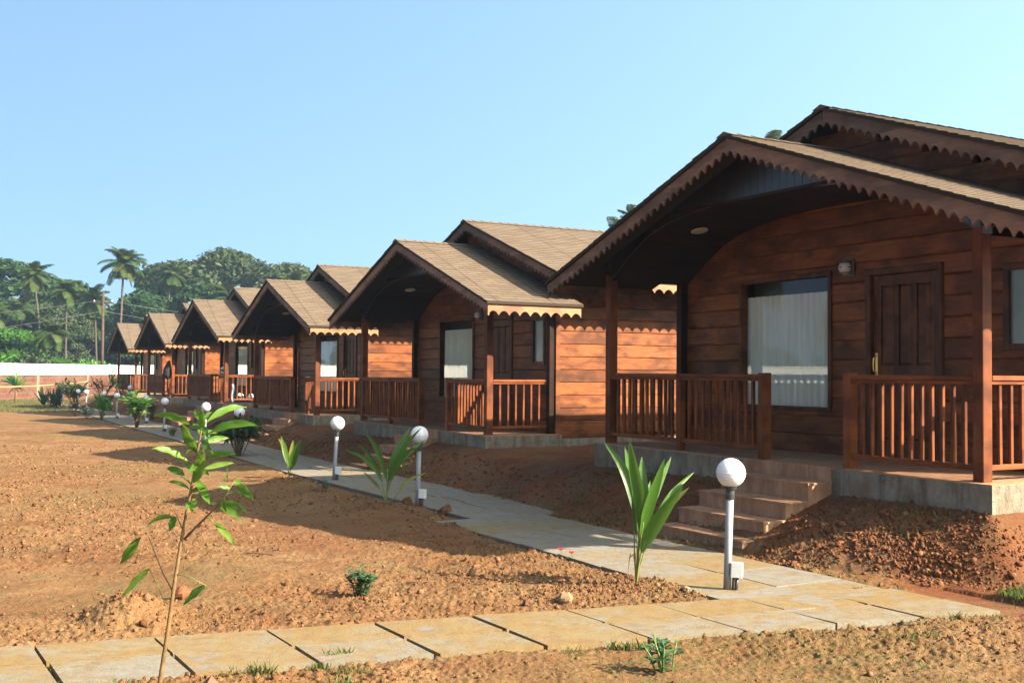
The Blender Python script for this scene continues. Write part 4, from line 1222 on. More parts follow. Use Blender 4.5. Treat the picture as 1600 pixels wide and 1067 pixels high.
# big foreground sapling: stem and leaves laid out in its own upright plane, with depth
SX, SY = -1.515, 4.80
def sapling():
    t = empty('sapling', (SX, SY, gz(SX, SY))); base = Vector((SX, SY, gz(SX, SY)))
    k = 4.80 / 1708.6; r = random.Random(4)
    def P(zx, zy, d=0.0):
        px, py = 180 + zx / 2.283, 600 + zy / 2.283
        y = SY + d; s = k * y / SY
        x = (px - 800) * s; z = 1.7 + ((533.5 - py) + 48.7 - (px - 800) * .00704) * s
        return Vector((x, y, z)) - base
    mb = MB()
    st = [P(150, 1330), P(170, 1170), P(180, 1060), P(205, 880), P(225, 720), P(245, 580, .02), P(262, 480, .02), P(280, 380, .0), P(296, 280, -.01), P(310, 190), P(316, 150)]
    mb.tube(st, [.0125, .0115, .0105, .0095, .0085, .0078, .007, .006, .005, .0042, .003], 8)
    mb.tube([P(258, 565, .02), P(300, 520, .0), P(345, 475, -.03), P(380, 440, -.05), P(405, 400, -.06), P(430, 360, -.06)], [.0055, .005, .0045, .004, .0035, .0025], 7)
    mb.tube([P(218, 748, .0), P(185, 690, .04), P(155, 620, .07), P(130, 560, .09)], [.004, .0032, .0026, .0018], 6)
    mb.tube([P(250, 530, .02), P(236, 500, .03), P(218, 458, .05)], [.003, .0025, .0015], 6)
    mb.build('stem', M_STEM, t, True)
    leaves = [((275, 162), (138, 130), 34, .0, .05, .10), ((320, 178), (312, 96), 36, .0, -.04, .0), ((330, 152), (472, 96), 36, .0, .10, .12), ((338, 192), (520, 163), 42, .0, -.06, .10),
              ((297, 256), (243, 153), 58, .0, -.10, .0), ((266, 292), (133, 248), 36, .0, -.10, .10), ((256, 340), (188, 316), 34, .0, .05, .06), ((272, 388), (188, 366), 20, .0, .08, .08),
              ((316, 222), (412, 206), 28, .0, .10, .05), ((328, 280), (442, 264), 32, .0, -.09, .06), ((322, 318), (432, 294), 26, .0, .05, .05), ((286, 366), (328, 283), 42, -.02, -.05, 0),
              ((303, 302), (322, 248), 44, .0, -.08, 0), ((300, 356), (346, 442), 42, .0, -.08, 0), ((290, 420), (283, 474), 38, .0, -.05, 0), ((408, 362), (408, 310), 30, -.06, -.10, 0),
              ((438, 374), (501, 425), 42, -.06, -.14, .05), ((418, 382), (373, 377), 22, -.06, -.03, 0), ((385, 440), (478, 466), 30, -.05, -.10, .08), ((378, 448), (462, 494), 30, -.05, -.02, .06),
              ((370, 436), (343, 442), 30, -.05, -.12, 0), ((226, 486), (203, 538), 38, .04, .0, .0), ((222, 492), (123, 522), 24, .04, .08, .12), ((102, 561), (30, 658), 46, .09, .14, .0),
              ((136, 674), (38, 778), 42, .09, .12, .03), ((362, 506), (438, 588), 30, -.02, -.06, .05), ((336, 728), (256, 800), 38, -.02, .02, .04),
              ((312, 160), (352, 110), 26, .02, .12, .05), ((300, 270), (352, 240), 26, .02, -.1, .06), ((292, 330), (250, 300), 24, .02, .1, .05), ((280, 400), (330, 385), 24, .01, -.1, .05), ((296, 300), (270, 330), 26, .0, -.12, .0), ((425, 365), (450, 340), 20, -.06, .08, .04), ((400, 410), (432, 400), 22, -.05, .1, .05), ((272, 430), (262, 462), 22, .0, -.1, .0), ((318, 190), (372, 190), 26, .0, .12, .08), ((308, 215), (355, 262), 24, .0, -.1, .08), ((306, 225), (255, 270), 26, .0, .1, .10), ((312, 175), (262, 178), 26, .0, .12, .08), ((288, 345), (330, 335), 22, .0, .1, .06), ((283, 375), (240, 345), 22, .0, -.1, .08), ((296, 310), (345, 345), 24, .0, .1, .10), ((430, 362), (465, 380), 22, -.06, .1, .08), ((395, 420), (405, 470), 24, -.05, -.1, .0), ((314, 165), (340, 215), 26, .0, -.12, .05), ((315, 150), (285, 105), 26, .0, .1, .0), ((305, 240), (262, 225), 30, .02, .12, .03), ((318, 205), (300, 140), 34, .01, .1, 0)]
    mb = MB(); mp = MB()
    for i, (a, b, wd, d0, d1, sag) in enumerate(leaves):
        A, B = P(*a, d0), P(*b, d0 + d1)
        pts = curve(A, B, sag, 11)
        ax = (B - A).normalized(); side = ax.cross(Vector((r.uniform(-.5, .5), -1, r.uniform(-.1, .9)))).normalized()
        tn = {14: .95, 25: .85, 24: .75, 23: .6}.get(i, r.uniform(.25, .8))
        mb.blade(pts, wd / 2.283 * k * .9, side, .34, tn, .10, lance)
        mp.tube([p + side.cross(ax) * .0 - Vector((0, 0, .0012)) for p in pts[:9]], [.0016, .0015, .0013, .0012, .001, .001, .0008, .0007, .0005], 4)
    for a, b in (((362, 470), (362, 506)), ((218, 742), (136, 676)), ((222, 725), (336, 728))):
        pass
    mp.tube([P(232, 690), P(280, 700, -.01), P(336, 728, -.02)], [.0022, .002, .0016], 5)
    mp.tube([P(195, 800), P(165, 730, .05), P(136, 674, .09)], [.002, .0018, .0015], 5)
    mp.tube([P(330, 490, -.01), P(350, 492, -.02), P(362, 506, -.02)], [.002, .0018, .0015], 5)
    f = mb.build('foliage', M_SAP, t, True)
    mr = mp.build('midrib', M_STEMG, f, True); mr['kind'] = 'stuff'
    tag(t, 'tall thin sapling with long glossy bright green leaves nearest the camera', 'sapling')
sapling()
# coconut seedlings: pleated upright blades
def seedling(x, y, blades, label, dry=()):
    z0 = gz(x, y); t = empty('palm_seedling', (x, y, z0)); sc_ = y / 1708.6; r = random.Random(int(x * 100))
    mb = MB(); my = MB(); mp = MB(); q = blades[0][0]
    for i, (pts, wd, d, yel) in enumerate(blades):
        m = len(pts); P_ = []
        for j, (bx, bz) in enumerate(pts):
            f = j / (m - 1); P_.append(Vector((bx * sc_, d * f * f, bz * sc_)))
        # smooth resample
        Q = []
        for j in range(15):
            f = j / 14 * (m - 1); a = min(int(f), m - 2); g_ = f - a
            p0 = P_[max(a - 1, 0)]; p1 = P_[a]; p2 = P_[a + 1]; p3 = P_[min(a + 2, m - 1)]
            Q.append(.5 * ((2 * p1) + (p2 - p0) * g_ + (2 * p0 - 5 * p1 + 4 * p2 - p3) * g_ ** 2 + (3 * p1 - p0 - 3 * p2 + p3) * g_ ** 3))
        k0 = 4
        mp.tube(Q[:k0 + 3], [.007, .0065, .006, .0055, .005, .004, .003], 6)
        ax = (Q[-1] - Q[k0]).normalized(); side = ax.cross(Vector((r.uniform(-.45, .45), -1, r.uniform(-.2, .3)))).normalized()
        (my if yel else mb).blade(Q[k0:], wd * sc_, side, .42, r.uniform(.25, .7), .0, broad)
    mp.build('stem', M_STEMG, t, True)
    mb.build('foliage', M_SEED, t, True)
    if my.f: my.build('yellow_leaf', M_YEL, t, True)
    if dry:
        mb = MB()
        for pts in dry: mb.blade([Vector((a * sc_, -.03, b * sc_)) for a, b in pts], 7 * sc_, (0, 1, 0), .3, .5)
        mb.build('dry_leaf', M_PALMDRY, t)
    tag(t, label, 'palm seedling', 'coconut palm seedlings along the path')
z = 3.953
def cv(lst, ox, oy, s): return [((a - ox) / s, (oy - b) / s) for a, b in lst]
o1 = (372, 935)
seedling(.99, 8.64, [(cv([o1, (378, 640), (352, 400), (285, 215), (183, 74)], *o1, z), 15, .22, False), (cv([o1, (385, 650), (382, 400), (350, 230), (319, 52)], *o1, z), 19, -.10, False),
                     (cv([o1, (398, 640), (412, 400), (415, 160)], *o1, z), 21, .12, False), (cv([o1, (402, 620), (452, 400), (526, 155)], *o1, z), 19, -.16, False),
                     (cv([o1, (405, 600), (480, 420), (613, 168)], *o1, z), 15, .25, False), (cv([o1, (405, 720), (500, 520), (628, 312)], *o1, z), 21, -.24, False),
                     (cv([o1, (405, 790), (490, 570), (600, 450), (722, 352)], *o1, z), 12, .18, True), (cv([o1, (425, 650), (560, 440), (650, 350), (768, 265)], *o1, z), 9, .3, False),
                     (cv([o1, (360, 700), (372, 420), (340, 250), (322, 110)], *o1, z), 13, .3, False), (cv([o1, (400, 700), (440, 500), (490, 330)], *o1, z), 16, .34, False)],
         'nearest palm seedling with broad pleated upright leaves, left of the nearest lamp', dry=(cv([(372, 900), (350, 760), (335, 745), (312, 900)], *o1, z), cv([(370, 900), (360, 740), (330, 770), (318, 850)], *o1, z)))
o2 = (440, 838); z = 7.11
seedling(-1.57, 13.76, [(cv([o2, (385, 700), (330, 640), (250, 570), (168, 512)], *o2, z), 5, .2, True), (cv([o2, (410, 650), (350, 480), (200, 325), (22, 243)], *o2, z), 8, -.2, False),
                        (cv([o2, (395, 600), (330, 440), (240, 310), (108, 203)], *o2, z), 7, .2, False), (cv([o2, (455, 640), (415, 420), (330, 200), (212, 38)], *o2, z), 9, -.15, False),
                        (cv([o2, (462, 640), (520, 400), (600, 200), (692, 5)], *o2, z), 13, .15, False), (cv([o2, (470, 640), (560, 380), (690, 160), (835, 0)], *o2, z), 7, -.1, False),
                        (cv([o2, (480, 660), (560, 440), (720, 260), (862, 148)], *o2, z), 8, .25, False), (cv([o2, (480, 660), (560, 460), (720, 235), (890, 240)], *o2, z), 6, -.3, False),
                        (cv([o2, (560, 760), (640, 620), (760, 550), (885, 512)], *o2, z), 5, .1, True), (cv([o2, (455, 650), (487, 480), (488, 310)], *o2, z), 3, .0, False)],
         'spreading palm seedling in the shade beside the second lamp')
o3 = (170, 430); z = 3.2
seedling(-3.52, 17.41, [(cv([o3, (155, 350), (135, 270), (100, 236)], *o3, z), 8, .2, True), (cv([o3, (165, 360), (150, 290), (132, 215)], *o3, z), 7, -.1, False),
                        (cv([o3, (175, 380), (178, 310), (182, 240)], *o3, z), 9, .1, True), (cv([o3, (178, 380), (200, 310), (240, 232)], *o3, z), 12, -.2, False), (cv([o3, (176, 380), (190, 320), (212, 250)], *o3, z), 9, .2, False)],
         'small palm seedling left of the third lamp')
# leafy shrubs made of rosettes on branching stems
def shrub(name, x, y, h, wd, seed, mat, leaf, nst, nleaf, label, cat='shrub', upright=.5, lw=.3, up_from=.35, grp=None, stem=M_STEM, stiff=False):
    r = random.Random(seed); z0 = gz(x, y); t = empty(name, (x, y, z0)); mb = MB(); ml = MB()
    for i in range(nst):
        a = r.uniform(0, 6.28); q = wd * .5 * math.sqrt(r.random()); hh = h * r.uniform(.62, 1.0) * (1 - .25 * (q / (wd * .5 + .001)) ** 2)
        p0 = Vector((r.uniform(-.04, .04), r.uniform(-.04, .04), -.05)); p2 = Vector((q * math.cos(a), q * math.sin(a), hh * .93)); p1 = p0.lerp(p2, .5) + Vector((0, 0, h * .12))
        if stiff: p2 = Vector((q * .4 * math.cos(a), q * .4 * math.sin(a), .05)); p1 = p0.lerp(p2, .5)
        mb.tube([p0, p1, p2], [max(.006, h * .012), h * .008 + .003, .003], 5)
        for j in range(nleaf):
            f = r.uniform(up_from, 1.0) if not stiff else 1
            o = (p0.lerp(p1, f * 2) if f < .5 else p1.lerp(p2, f * 2 - 1))
            b = r.uniform(0, 6.28); e = r.uniform(-.2, 1.2) * upright + (upright - .5)
            if stiff: e = r.uniform(.85, 1.45)
            L = leaf * r.uniform(.6, 1.15); d = Vector((math.cos(b) * math.cos(e), math.sin(b) * math.cos(e), math.sin(e)))
            if stiff: d = Vector((math.cos(b) * math.cos(e) + q * math.cos(a) * .5, math.sin(b) * math.cos(e) + q * math.sin(a) * .5, math.sin(e))).normalized()
            tip = o + d * L; pts = curve(o, tip, r.uniform(-.02, .14), 6)
            side = d.cross(Vector((0, 0, 1)))
            if side.length < .1: side = Vector((1, 0, 0))
            side = (side.normalized() + Vector((r.uniform(-.4, .4), r.uniform(-.4, .4), r.uniform(-.4, .4)))).normalized()
            ml.blade(pts, L * lw, side, .3, min(1, max(0, r.gauss(.5, .22))), 0, lance)
    mb.build('stem', stem, t, True); ml.build('foliage', mat, t, True)
    return tag(t, label, cat, grp)
shrub('garden_shrub', -12.3, 35.9, 1.5, 1.05, 1, M_CROT, .33, 15, 16, 'biggest glossy bush among the far garden plants, before the last cottages', lw=.38)
shrub('garden_shrub', -15.95, 42.6, .98, 1.0, 2, M_CROT, .34, 12, 14, 'croton bush with upright pale leaves, second plant left of the big glossy bush', upright=.9)
shrub('garden_shrub', -16.9, 43.6, .55, .8, 3, M_BLUEG, .2, 8, 12, 'low dark bluish plant in front of the far garden lamps')
shrub('garden_shrub', -18.4, 46.2, .85, .9, 4, M_REDL, .3, 7, 9, 'thin brownish plant with bare stems among the far garden plants')
shrub('garden_shrub', -23.2, 58.2, 1.65, 1.9, 5, M_CROT, .45, 16, 15, 'light green bushy shrub before the laterite wall', upright=.6)
shrub('garden_shrub', -22.0, 58.9, 1.75, 1.5, 6, M_TREE2, .4, 12, 16, 'dark feathery shrub behind the light green one before the laterite wall', lw=.16)
shrub('garden_shrub', -25.6, 62.0, 1.75, 1.2, 7, M_REDL, .42, 9, 11, 'dark purple leaved tall plant before the laterite wall')
shrub('garden_shrub', -24.2, 58.0, 1.15, .9, 8, M_TREE2, 1.05, 8, 4, 'dark plant with stiff sword leaves, right of the yellow rope end', stiff=True, lw=.16)
shrub('garden_shrub', -26.3, 61.7, 1.15, .7, 9, M_TREE2, 1.05, 6, 4, 'left of two dark stiff leaved plants at the yellow rope end', stiff=True, lw=.16)
shrub('garden_shrub', -20.0, 56.2, 1.55, 1.7, 10, M_CROT, .55, 8, 9, 'feathery green palm like shrub at the right end of the visible laterite wall', lw=.14, upright=.8)
shrub('garden_shrub', -14.1, 43.0, .95, .95, 11, M_BLUEG, .26, 10, 13, 'dark green shrub in the shade below the fifth cottage', lw=.3)
shrub('garden_shrub', -9.46, 30.6, .35, .4, 12, M_GRASS, .25, 8, 9, 'small pale grassy tuft left of the path in shade', stiff=True, lw=.08)
shrub('garden_shrub', -1.14, 8.34, .26, .26, 13, M_BLUEG, .06, 16, 26, 'little round bluish green shrub alone in the tilled soil', lw=.35, up_from=.25)
shrub('garden_shrub', .89, 6.34, .25, .26, 14, M_BLUEG, .055, 9, 13, 'little leafy weed at the front edge of the foreground paving', lw=.48, up_from=.2, stem=M_STEMG)
shrub('garden_shrub', -2.73, 15.97, .22, .25, 15, M_BLUEG, .07, 7, 9, 'small grey green weed in shade left of the spreading palm seedling', lw=.35)
shrub('garden_sapling', -5.72, 23.0, 1.12, 1.0, 16, M_TREE2, .34, 16, 16, 'dark drooping mango sapling hiding a lamp behind the foreground sapling', 'sapling', upright=.0, lw=.2, up_from=.55)
# banana-like fan plant by the wall
def fan(x, y, label):
    t = empty('fan_plant', (x, y, gz(x, y))); mb = MB(); md = MB(); r = random.Random(3)
    ms = MB(); ms.tube([(0, 0, -.2), (.02, 0, .7), (0, 0, 1.1)], [.09, .07, .04], 8)
    for i in range(9):
        a = -1.25 + 2.5 * i / 8; L = 1.35 * r.uniform(.8, 1.1)
        mb.blade(curve((0, 0, 1.0), (math.sin(a) * L, r.uniform(-.3, .3), 1.0 + math.cos(a) * L * .75 + .05), .10, 8), .34, (0, 1, .3), .3, r.uniform(.2, .8), 0, broad)
    for i in range(7):
        a = r.uniform(-1, 1); md.blade(curve((0, 0, .95), (a * 1.1, r.uniform(-.4, .4), .35 + .3 * r.random()), .12, 6), .2, (0, 1, .2), .4, r.random(), 0, lance)
    ms.build('stem', M_STEM, t, True); mb.build('foliage', M_CROT, t, True); md.build('dry_leaf', M_PALMDRY, t)
    tag(t, label, 'fan plant')
fan(-31.5, 69.5, 'fan shaped green plant with drooping dead leaves before the wall at far left')
# red flowers at the path edge
for (x, y), lab in (((.47, 10.3), 'left red flower at the left edge of the shaded path'), ((.56, 10.12), 'right red flower at the left edge of the shaded path')):
    t = empty('red_flower', (x, y, gz(x, y))); r = random.Random(x); mb = MB(); mb.tube([(0, 0, -.03), (.01, 0, .05), (.0, 0, .085)], [.004, .003, .003], 5)
    for k in range(5):
        a = r.uniform(0, 6.28); mb.blade(curve((0, 0, .03), (.06 * math.cos(a), .06 * math.sin(a), .05), .1, 5), .022, (-math.sin(a), math.cos(a), 0), .2, .4)
    mb.build('stem', M_CROT, t); mb = MB()
    for k in range(6):
        a = k * 1.05; mb.blade(curve((0, 0, .085), (.034 * math.cos(a), .034 * math.sin(a), .105), .1, 5), .03, (-math.sin(a), math.cos(a), 0), .2, r.random(), 0, broad)
    mb.build('petals', M_RED, t); tag(t, lab, 'flower', 'red flowers by the path')
# yellow rope
mb = MB(); pts = []
for i in range(30):
    f = i / 29; pts.append((-34 + 9.6 * f, 62 + 1.0 * f, .62 + .28 * (2 * f - 1) ** 2 + .12 * f))
mb.tube(pts, .03, 6); tag(mb.build('rope', M_ROPE), 'yellow rope strung low across the lawn before the laterite wall', 'rope')
# brown stake at the bottom edge
mb = MB(); mb.box((-.05, -.05, -.2), (.05, .05, .055)); mb.add([(-.055, -.055, .05), (.055, -.055, .05), (.055, .055, .05), (-.055, .055, .05), (0, 0, .115)], [(0, 1, 4), (1, 2, 4), (2, 3, 4), (3, 0, 4), (3, 2, 1, 0)])
o = mb.build('stake', M_RUST); o.location = (-1.52, 5.62, .035); o.rotation_euler = (0, 0, .5); tag(o, 'rusty brown pointed stake head at the bottom edge of the foreground paving', 'stake')

# ------------------------------------------------------------------ stones, clods, grass
def stone(name, x, y, s, mat, seed, label, zs=.7):
    r = np.random.default_rng(seed); mb = MB(); n, m = 11, 7; vs = []
    off = r.uniform(0, 50)
    for j in range(m + 1):
        th = math.pi * j / m
        for i in range(n):
            ph = 2 * math.pi * i / n; d = np.array([math.sin(th) * math.cos(ph), math.sin(th) * math.sin(ph), math.cos(th)])
            k = 1 + .28 * float(perlin(np.array([d[0] * 1.7 + off]), np.array([d[1] * 1.7 + d[2] * 2.3]))[0]) * 2 + r.uniform(-.07, .07)
            vs.append((d[0] * s * k, d[1] * s * k * .8, d[2] * s * k * zs))
    fs = [(j * n + i, j * n + (i + 1) % n, (j + 1) * n + (i + 1) % n, (j + 1) * n + i)[::-1] for j in range(m) for i in range(n)]
    mb.add(vs, fs); o = mb.build(name, mat); o.location = (x, y, gz(x, y) + s * zs * .55); o.rotation_euler = (0, 0, seed)
    return tag(o, label, 'rock' if name == 'rock' else 'earth lump')
stone('earth_lump', -.80, 13.6, .088, M_ROCKD, 1, 'dark lump of earth right of the second lamp at the path edge', .95)
stone('earth_lump', -1.36, 14.45, .085, M_ROCKD, 2, 'dark lump of earth between the spreading palm seedling and the second lamp', .95)
stone('rock', .40, 8.12, .062, M_ROCK, 3, 'pale orange rock on the soil behind the foreground paving')
stone('rock', -2.43, 8.15, .062, M_ROCKR, 4, 'reddish rock beside the soil heap left of the foreground sapling', .9)
stone('rock', .12, 8.05, .04, M_ROCKD, 5, 'small dark rock left of the pale orange rock')
stone('rock', 1.35, 8.45, .035, M_ROCK, 6, 'small rock at the left foot of the nearest lamp')
stone('rock', 3.55, 18.6, .12, M_ROCK, 7, 'pale stone on the red bank between the two nearest cottages')
def stick(x, y, L, rz, label):
    mb = MB(); z_ = gz(x, y); pts = [(-L / 2 + L * k / 5, .02 * math.sin(k * 1.7), .012 + .006 * math.sin(k * 2.3)) for k in range(6)]
    mb.tube(pts, [.007, .008, .007, .006, .005, .003], 6); mb.tube([pts[3], (pts[3][0] + L * .12, .06, .03)], [.004, .002], 5)
    o = mb.build('dry_stick', M_ROCKD, None, True); o.location = (x, y, z_ + .004); o.rotation_euler = (0, 0, rz); tag(o, label, 'stick')
stick(-2.26, 10.3, .42, .1, 'thin dark dry stick lying flat in the middle of the tilled soil')
stick(-.72, 8.9, .24, .35, 'short dry stick lying right of the little round shrub')
stick(-4.6, 19.5, .5, -.5, 'dark dry stick lying at the path edge left of the small palm seedling')
# clods of tilled earth (uncountable)
def clods(n):
    r = np.random.default_rng(5)
    ico = []
    g_ = (1 + 5 ** .5) / 2
    for a, b in ((-1, g_), (1, g_), (-1, -g_), (1, -g_)): ico += [(a, b, 0), (0, a, b), (b, 0, a)]
    ico = np.array(ico) / math.hypot(1, g_)
    from itertools import combinations
    D = np.linalg.norm(ico[:, None] - ico[None], axis=2); e = D[D > .01].min() * 1.05
    tri = [c for c in combinations(range(12), 3) if all(D[i, j] < e for i, j in combinations(c, 2))]
    tri = [t if np.dot(np.cross(ico[t[1]] - ico[t[0]], ico[t[2]] - ico[t[0]]), ico[t[0]]) > 0 else (t[0], t[2], t[1]) for t in tri]
    tri = np.array(tri)
    # positions: denser near the camera, on tilled soil, on the gravelly bank
    th = np.radians(r.uniform(-31, 31, n * 3)); d = 5.0 * np.exp(r.uniform(0, 1.75, n * 3) ** 1.0)
    x = d * np.sin(th); y = d * np.cos(th)
    # extra on the bank at the right and around young palms
    k = 9000
    bx, by = [], []
    uu = 7.0 - 2.7 * r.random(k) ** 1.5; vv = np.where(uu > 6.1, r.uniform(-.8, 1.2, k), r.uniform(-1.6, -.1, k)); vv = np.where((uu > 5.2) & (vv < -1.0), vv * .5, vv)
    X, Y, a, z_ = COT[0]
    bx.append(X + uu * math.cos(a) - vv * math.sin(a)); by.append(Y + uu * math.sin(a) + vv * math.cos(a))
    for mx, my, mr, cnt in ((.95, 8.7, .55, 900), (.45, 8.3, .35, 500), (-1.5, 13.7, .7, 500), (-.7, 13.2, .6, 400), (-2.57, 7.5, .4, 700), (1.5, 8.5, .35, 260), (-.4, 12.2, .4, 200), (-3.5, 17.4, .4, 200)):
        bx.append(r.normal(mx, mr * .55, cnt)); by.append(r.normal(my, mr * .4, cnt))
    n3 = 7000; ua = r.uniform(-30, 4.5, n3); va = r.uniform(-1.5, -.2, n3) ; bx.append(X + ua * math.cos(a) - (va + .035 * -ua * .5) * math.sin(a)); by.append(Y + ua * math.sin(a) + (va + .035 * -ua * .5) * math.cos(a))
    v, s, f = along(x, y); m1, m2 = path_mask(x, y)
    till = perlin(x * .33 + 2.2, y * .33 + 7.7) + .12 + perlin(x * 1.4, y * 1.4) * .4
    keep = ~(m1 | m2) & (r.random(len(x)) < np.clip(.25 + till * 1.4, .06, 1)) & (v < .0)
    keep &= ~((v > -1.3) & (r.random(len(x)) < .6))
    x, y = x[keep][:n], y[keep][:n]
    base_n = len(x)
    X2 = np.concatenate(bx); Y2 = np.concatenate(by); m1, m2 = path_mask(X2, Y2); v2, _, _ = along(X2, Y2); kk = ~(m1 | m2) & ((v2 < -.12) | (np.arange(len(X2)) < k))
    X2, Y2 = X2[kk], Y2[kk]
    isbank = np.concatenate([np.zeros(base_n, bool), along(X2, Y2)[0] > -1.9])
    x = np.concatenate([x, X2]); y = np.concatenate([y, Y2]); N_ = len(x)
    z_ = ground(x, y)
    dist = np.hypot(x, y)
    s = .0042 * np.exp(np.abs(r.normal(0, .62, N_))) * np.clip(dist / 9, .8, 2.4); big_ = r.random(N_) < .03; s = np.where(big_, np.minimum(s * 2, .04), np.minimum(s, .024))
    s = np.where(isbank, np.minimum(s * 1.15, .034), s)
    V = ico[None] * (1 + r.normal(0, .33, (N_, 12, 1))) * s[:, None, None] * r.uniform(.7, 1.25, (N_, 1, 3))
    V = V + np.stack([x, y, z_ + s * .02], -1)[:, None, :]
    Fq = (tri[None] + (np.arange(N_) * 12)[:, None, None]).reshape(-1, 3)
    tone = np.repeat(np.clip(r.normal(.42, .28, N_), 0, 1), len(tri)); red = np.repeat(np.where(isbank, r.uniform(.45, 1, N_), r.uniform(0, .3, N_)), len(tri))
    o = bulk('soil_clods', V.reshape(-1, 3), Fq, M_CLOD, tone, None, {'red': red})
    tag(o, None, None, None, 'stuff')
clods(34000)
def grass():
    r = np.random.default_rng(9); xs, ys, hs = [], [], []
    def patch(cx, cy, rx, ry, n, h, rot=0.0):
        a = r.uniform(0, 6.28, n); q = np.sqrt(r.random(n)); px, py = q * np.cos(a) * rx, q * np.sin(a) * ry
        xs.append(cx + px * math.cos(rot) - py * math.sin(rot)); ys.append(cy + px * math.sin(rot) + py * math.cos(rot)); hs.append(np.full(n, h))
    patch(4.25, 8.5, .6, .28, 2400, .045, .3); patch(3.75, 8.25, .35, .13, 500, .03, .3)
    for k in range(30):      # along the front edge of the foreground paving
        p = r.uniform(3, 13.2); c = CROSS_A + CROSS_D * p + CROSS_N * (1.0 + abs(r.normal(0, .12)) + (.0 if r.random() < .7 else .4))
        patch(c[0], c[1], r.uniform(.03, .16), r.uniform(.02, .09), int(r.uniform(20, 120)), r.uniform(.02, .05))
    for k in range(16):      # in the joints
        c = CROSS_A + CROSS_D * (2.9 + .7 * int(r.uniform(1, 14))) + CROSS_N * r.uniform(.1, .9); patch(c[0], c[1], .02, .05, 14, .035)
    patch(-1.02, 6.62, .09, .03, 70, .06, .3); patch(-1.25, 5.62, .06, .03, 16, .10); 
    # thin growth over the tilled garden
    n = 26000; th = np.radians(r.uniform(-30, 28, n)); d = 6.5 * np.exp(r.uniform(0, 1.9, n)); x = d * np.sin(th); y = d * np.cos(th)
    g_ = perlin(x * .28 + 8, y * .28 + 3) + .45 * perlin(x * 1.1, y * 1.1 + 4); kp = (g_ > .17) & (y < 42)
    xs.append(x[kp]); ys.append(y[kp]); hs.append(np.full(kp.sum(), .022))
    # lawn strip near the wall
    n = 30000; x = r.uniform(-36, -19, n); y = r.uniform(50, 78, n); kp = x > -35.8
    xs.append(x[kp]); ys.append(y[kp]); hs.append(np.full(kp.sum(), .075))
    # dry wisps on the banks
    n = 9000; X, Y, a, z_ = COT[0]; uu = r.uniform(-16, 6.5, n); vv = r.uniform(-1.5, -.2, n)
    x = X + uu * math.cos(a) - vv * math.sin(a); y = Y + uu * math.sin(a) + vv * math.cos(a); kp = perlin(x * .9, y * .9) > .05
    xs.append(x[kp]); ys.append(y[kp]); hs.append(np.full(kp.sum(), .05))
    x, y, h = np.concatenate(xs), np.concatenate(ys), np.concatenate(hs)
    m1, m2 = path_mask(x, y); v, s, f = along(x, y); kp = (~(m1 | m2) | (r.random(len(x)) < .02)) & (v < -.15) | (y < 6.7)
    x, y, h = x[kp], y[kp], h[kp]; N_ = len(x); z_ = ground(x, y)
    h = h * r.uniform(.5, 1.5, N_); a = r.uniform(0, 6.28, N_); ln = r.uniform(.1, .8, N_) * h; wd = np.clip(h * .07, .0012, .012)
    b = r.uniform(0, 6.28, N_); wx, wy = np.cos(b) * wd, np.sin(b) * wd; lx, ly = np.cos(a) * ln, np.sin(a) * ln
    P = np.stack([np.stack([x - wx, y - wy, z_ - .005], -1), np.stack([x + wx, y + wy, z_ - .005], -1),
                  np.stack([x + wx * .8 + lx * .35, y + wy * .8 + ly * .35, z_ + h * .6], -1), np.stack([x + lx, y + ly, z_ + h], -1)], 1)
    o = bulk('grass', P.reshape(-1, 3), np.arange(4 * N_).reshape(N_, 4), M_GRASS, np.clip(r.normal(.45, .25, N_), 0, 1))
    tag(o, None, None, None, 'stuff')
grass()

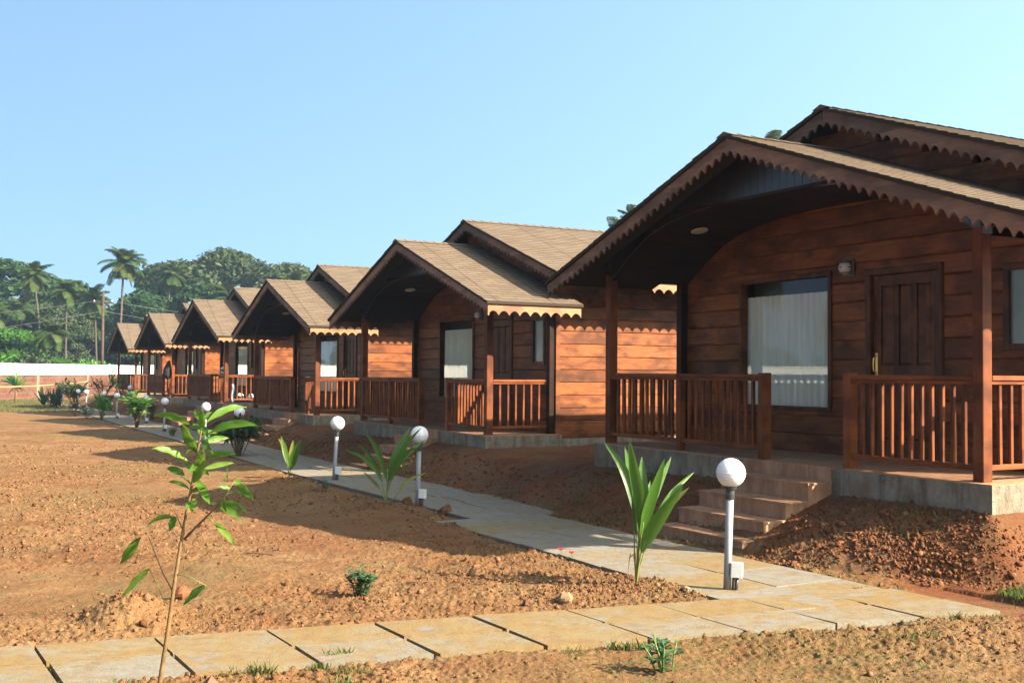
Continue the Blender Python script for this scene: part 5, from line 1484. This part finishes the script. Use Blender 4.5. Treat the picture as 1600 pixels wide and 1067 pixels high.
# ------------------------------------------------------------------ hazy air
mb = MB(); mb.box((-150, -14, -4), (75, 215, 27)); hz = mb.build('haze', [])
gm = bpy.data.materials.new('haze_air'); gm.use_nodes = True; gt = gm.node_tree; gt.nodes.clear()
go = gt.nodes.new('ShaderNodeOutputMaterial'); gv = gt.nodes.new('ShaderNodeVolumePrincipled')
gv.inputs['Color'].default_value = (.5, .74, 1, 1); gv.inputs['Density'].default_value = .0003; gv.inputs['Anisotropy'].default_value = .1
gt.links.new(gv.outputs[0], go.inputs['Volume']); hz.data.materials.append(gm); hz['kind'] = 'stuff'

# ------------------------------------------------------------------ base colours, as measured against the sunlit and shaded patches
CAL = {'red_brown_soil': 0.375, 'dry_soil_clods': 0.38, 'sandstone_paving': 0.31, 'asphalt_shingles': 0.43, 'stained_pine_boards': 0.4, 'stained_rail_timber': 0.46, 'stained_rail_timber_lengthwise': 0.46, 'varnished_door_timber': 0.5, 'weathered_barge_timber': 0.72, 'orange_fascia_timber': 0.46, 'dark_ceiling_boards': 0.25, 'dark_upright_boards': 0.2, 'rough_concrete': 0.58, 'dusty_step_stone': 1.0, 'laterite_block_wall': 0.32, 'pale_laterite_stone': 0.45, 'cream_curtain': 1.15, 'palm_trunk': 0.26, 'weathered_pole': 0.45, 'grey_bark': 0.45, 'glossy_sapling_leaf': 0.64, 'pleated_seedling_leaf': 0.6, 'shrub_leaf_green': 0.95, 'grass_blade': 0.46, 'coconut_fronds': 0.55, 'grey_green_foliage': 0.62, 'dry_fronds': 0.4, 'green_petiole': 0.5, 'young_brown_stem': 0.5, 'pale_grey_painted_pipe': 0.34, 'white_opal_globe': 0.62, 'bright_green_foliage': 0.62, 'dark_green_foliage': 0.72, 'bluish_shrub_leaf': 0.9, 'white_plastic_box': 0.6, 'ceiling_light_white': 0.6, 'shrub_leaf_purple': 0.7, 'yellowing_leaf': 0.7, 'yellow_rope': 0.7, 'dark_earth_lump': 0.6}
for nm, k in CAL.items():
    for nd in bpy.data.materials[nm].node_tree.nodes:
        if nd.type == 'VALTORGB':
            for e in nd.color_ramp.elements:
                c = e.color
                if not (c[0] == c[1] == c[2]): e.color = (c[0] * k, c[1] * k, c[2] * k, 1)
        elif nd.type == 'MIX':
            for q in (nd.inputs[6], nd.inputs[7]):
                if not q.is_linked: q.default_value = [v_ * k for v_ in q.default_value[:3]] + [1]
        elif nd.type == 'TEX_BRICK':
            for q in ('Color1', 'Color2', 'Mortar'): nd.inputs[q].default_value = [v_ * k for v_ in nd.inputs[q].default_value[:3]] + [1]
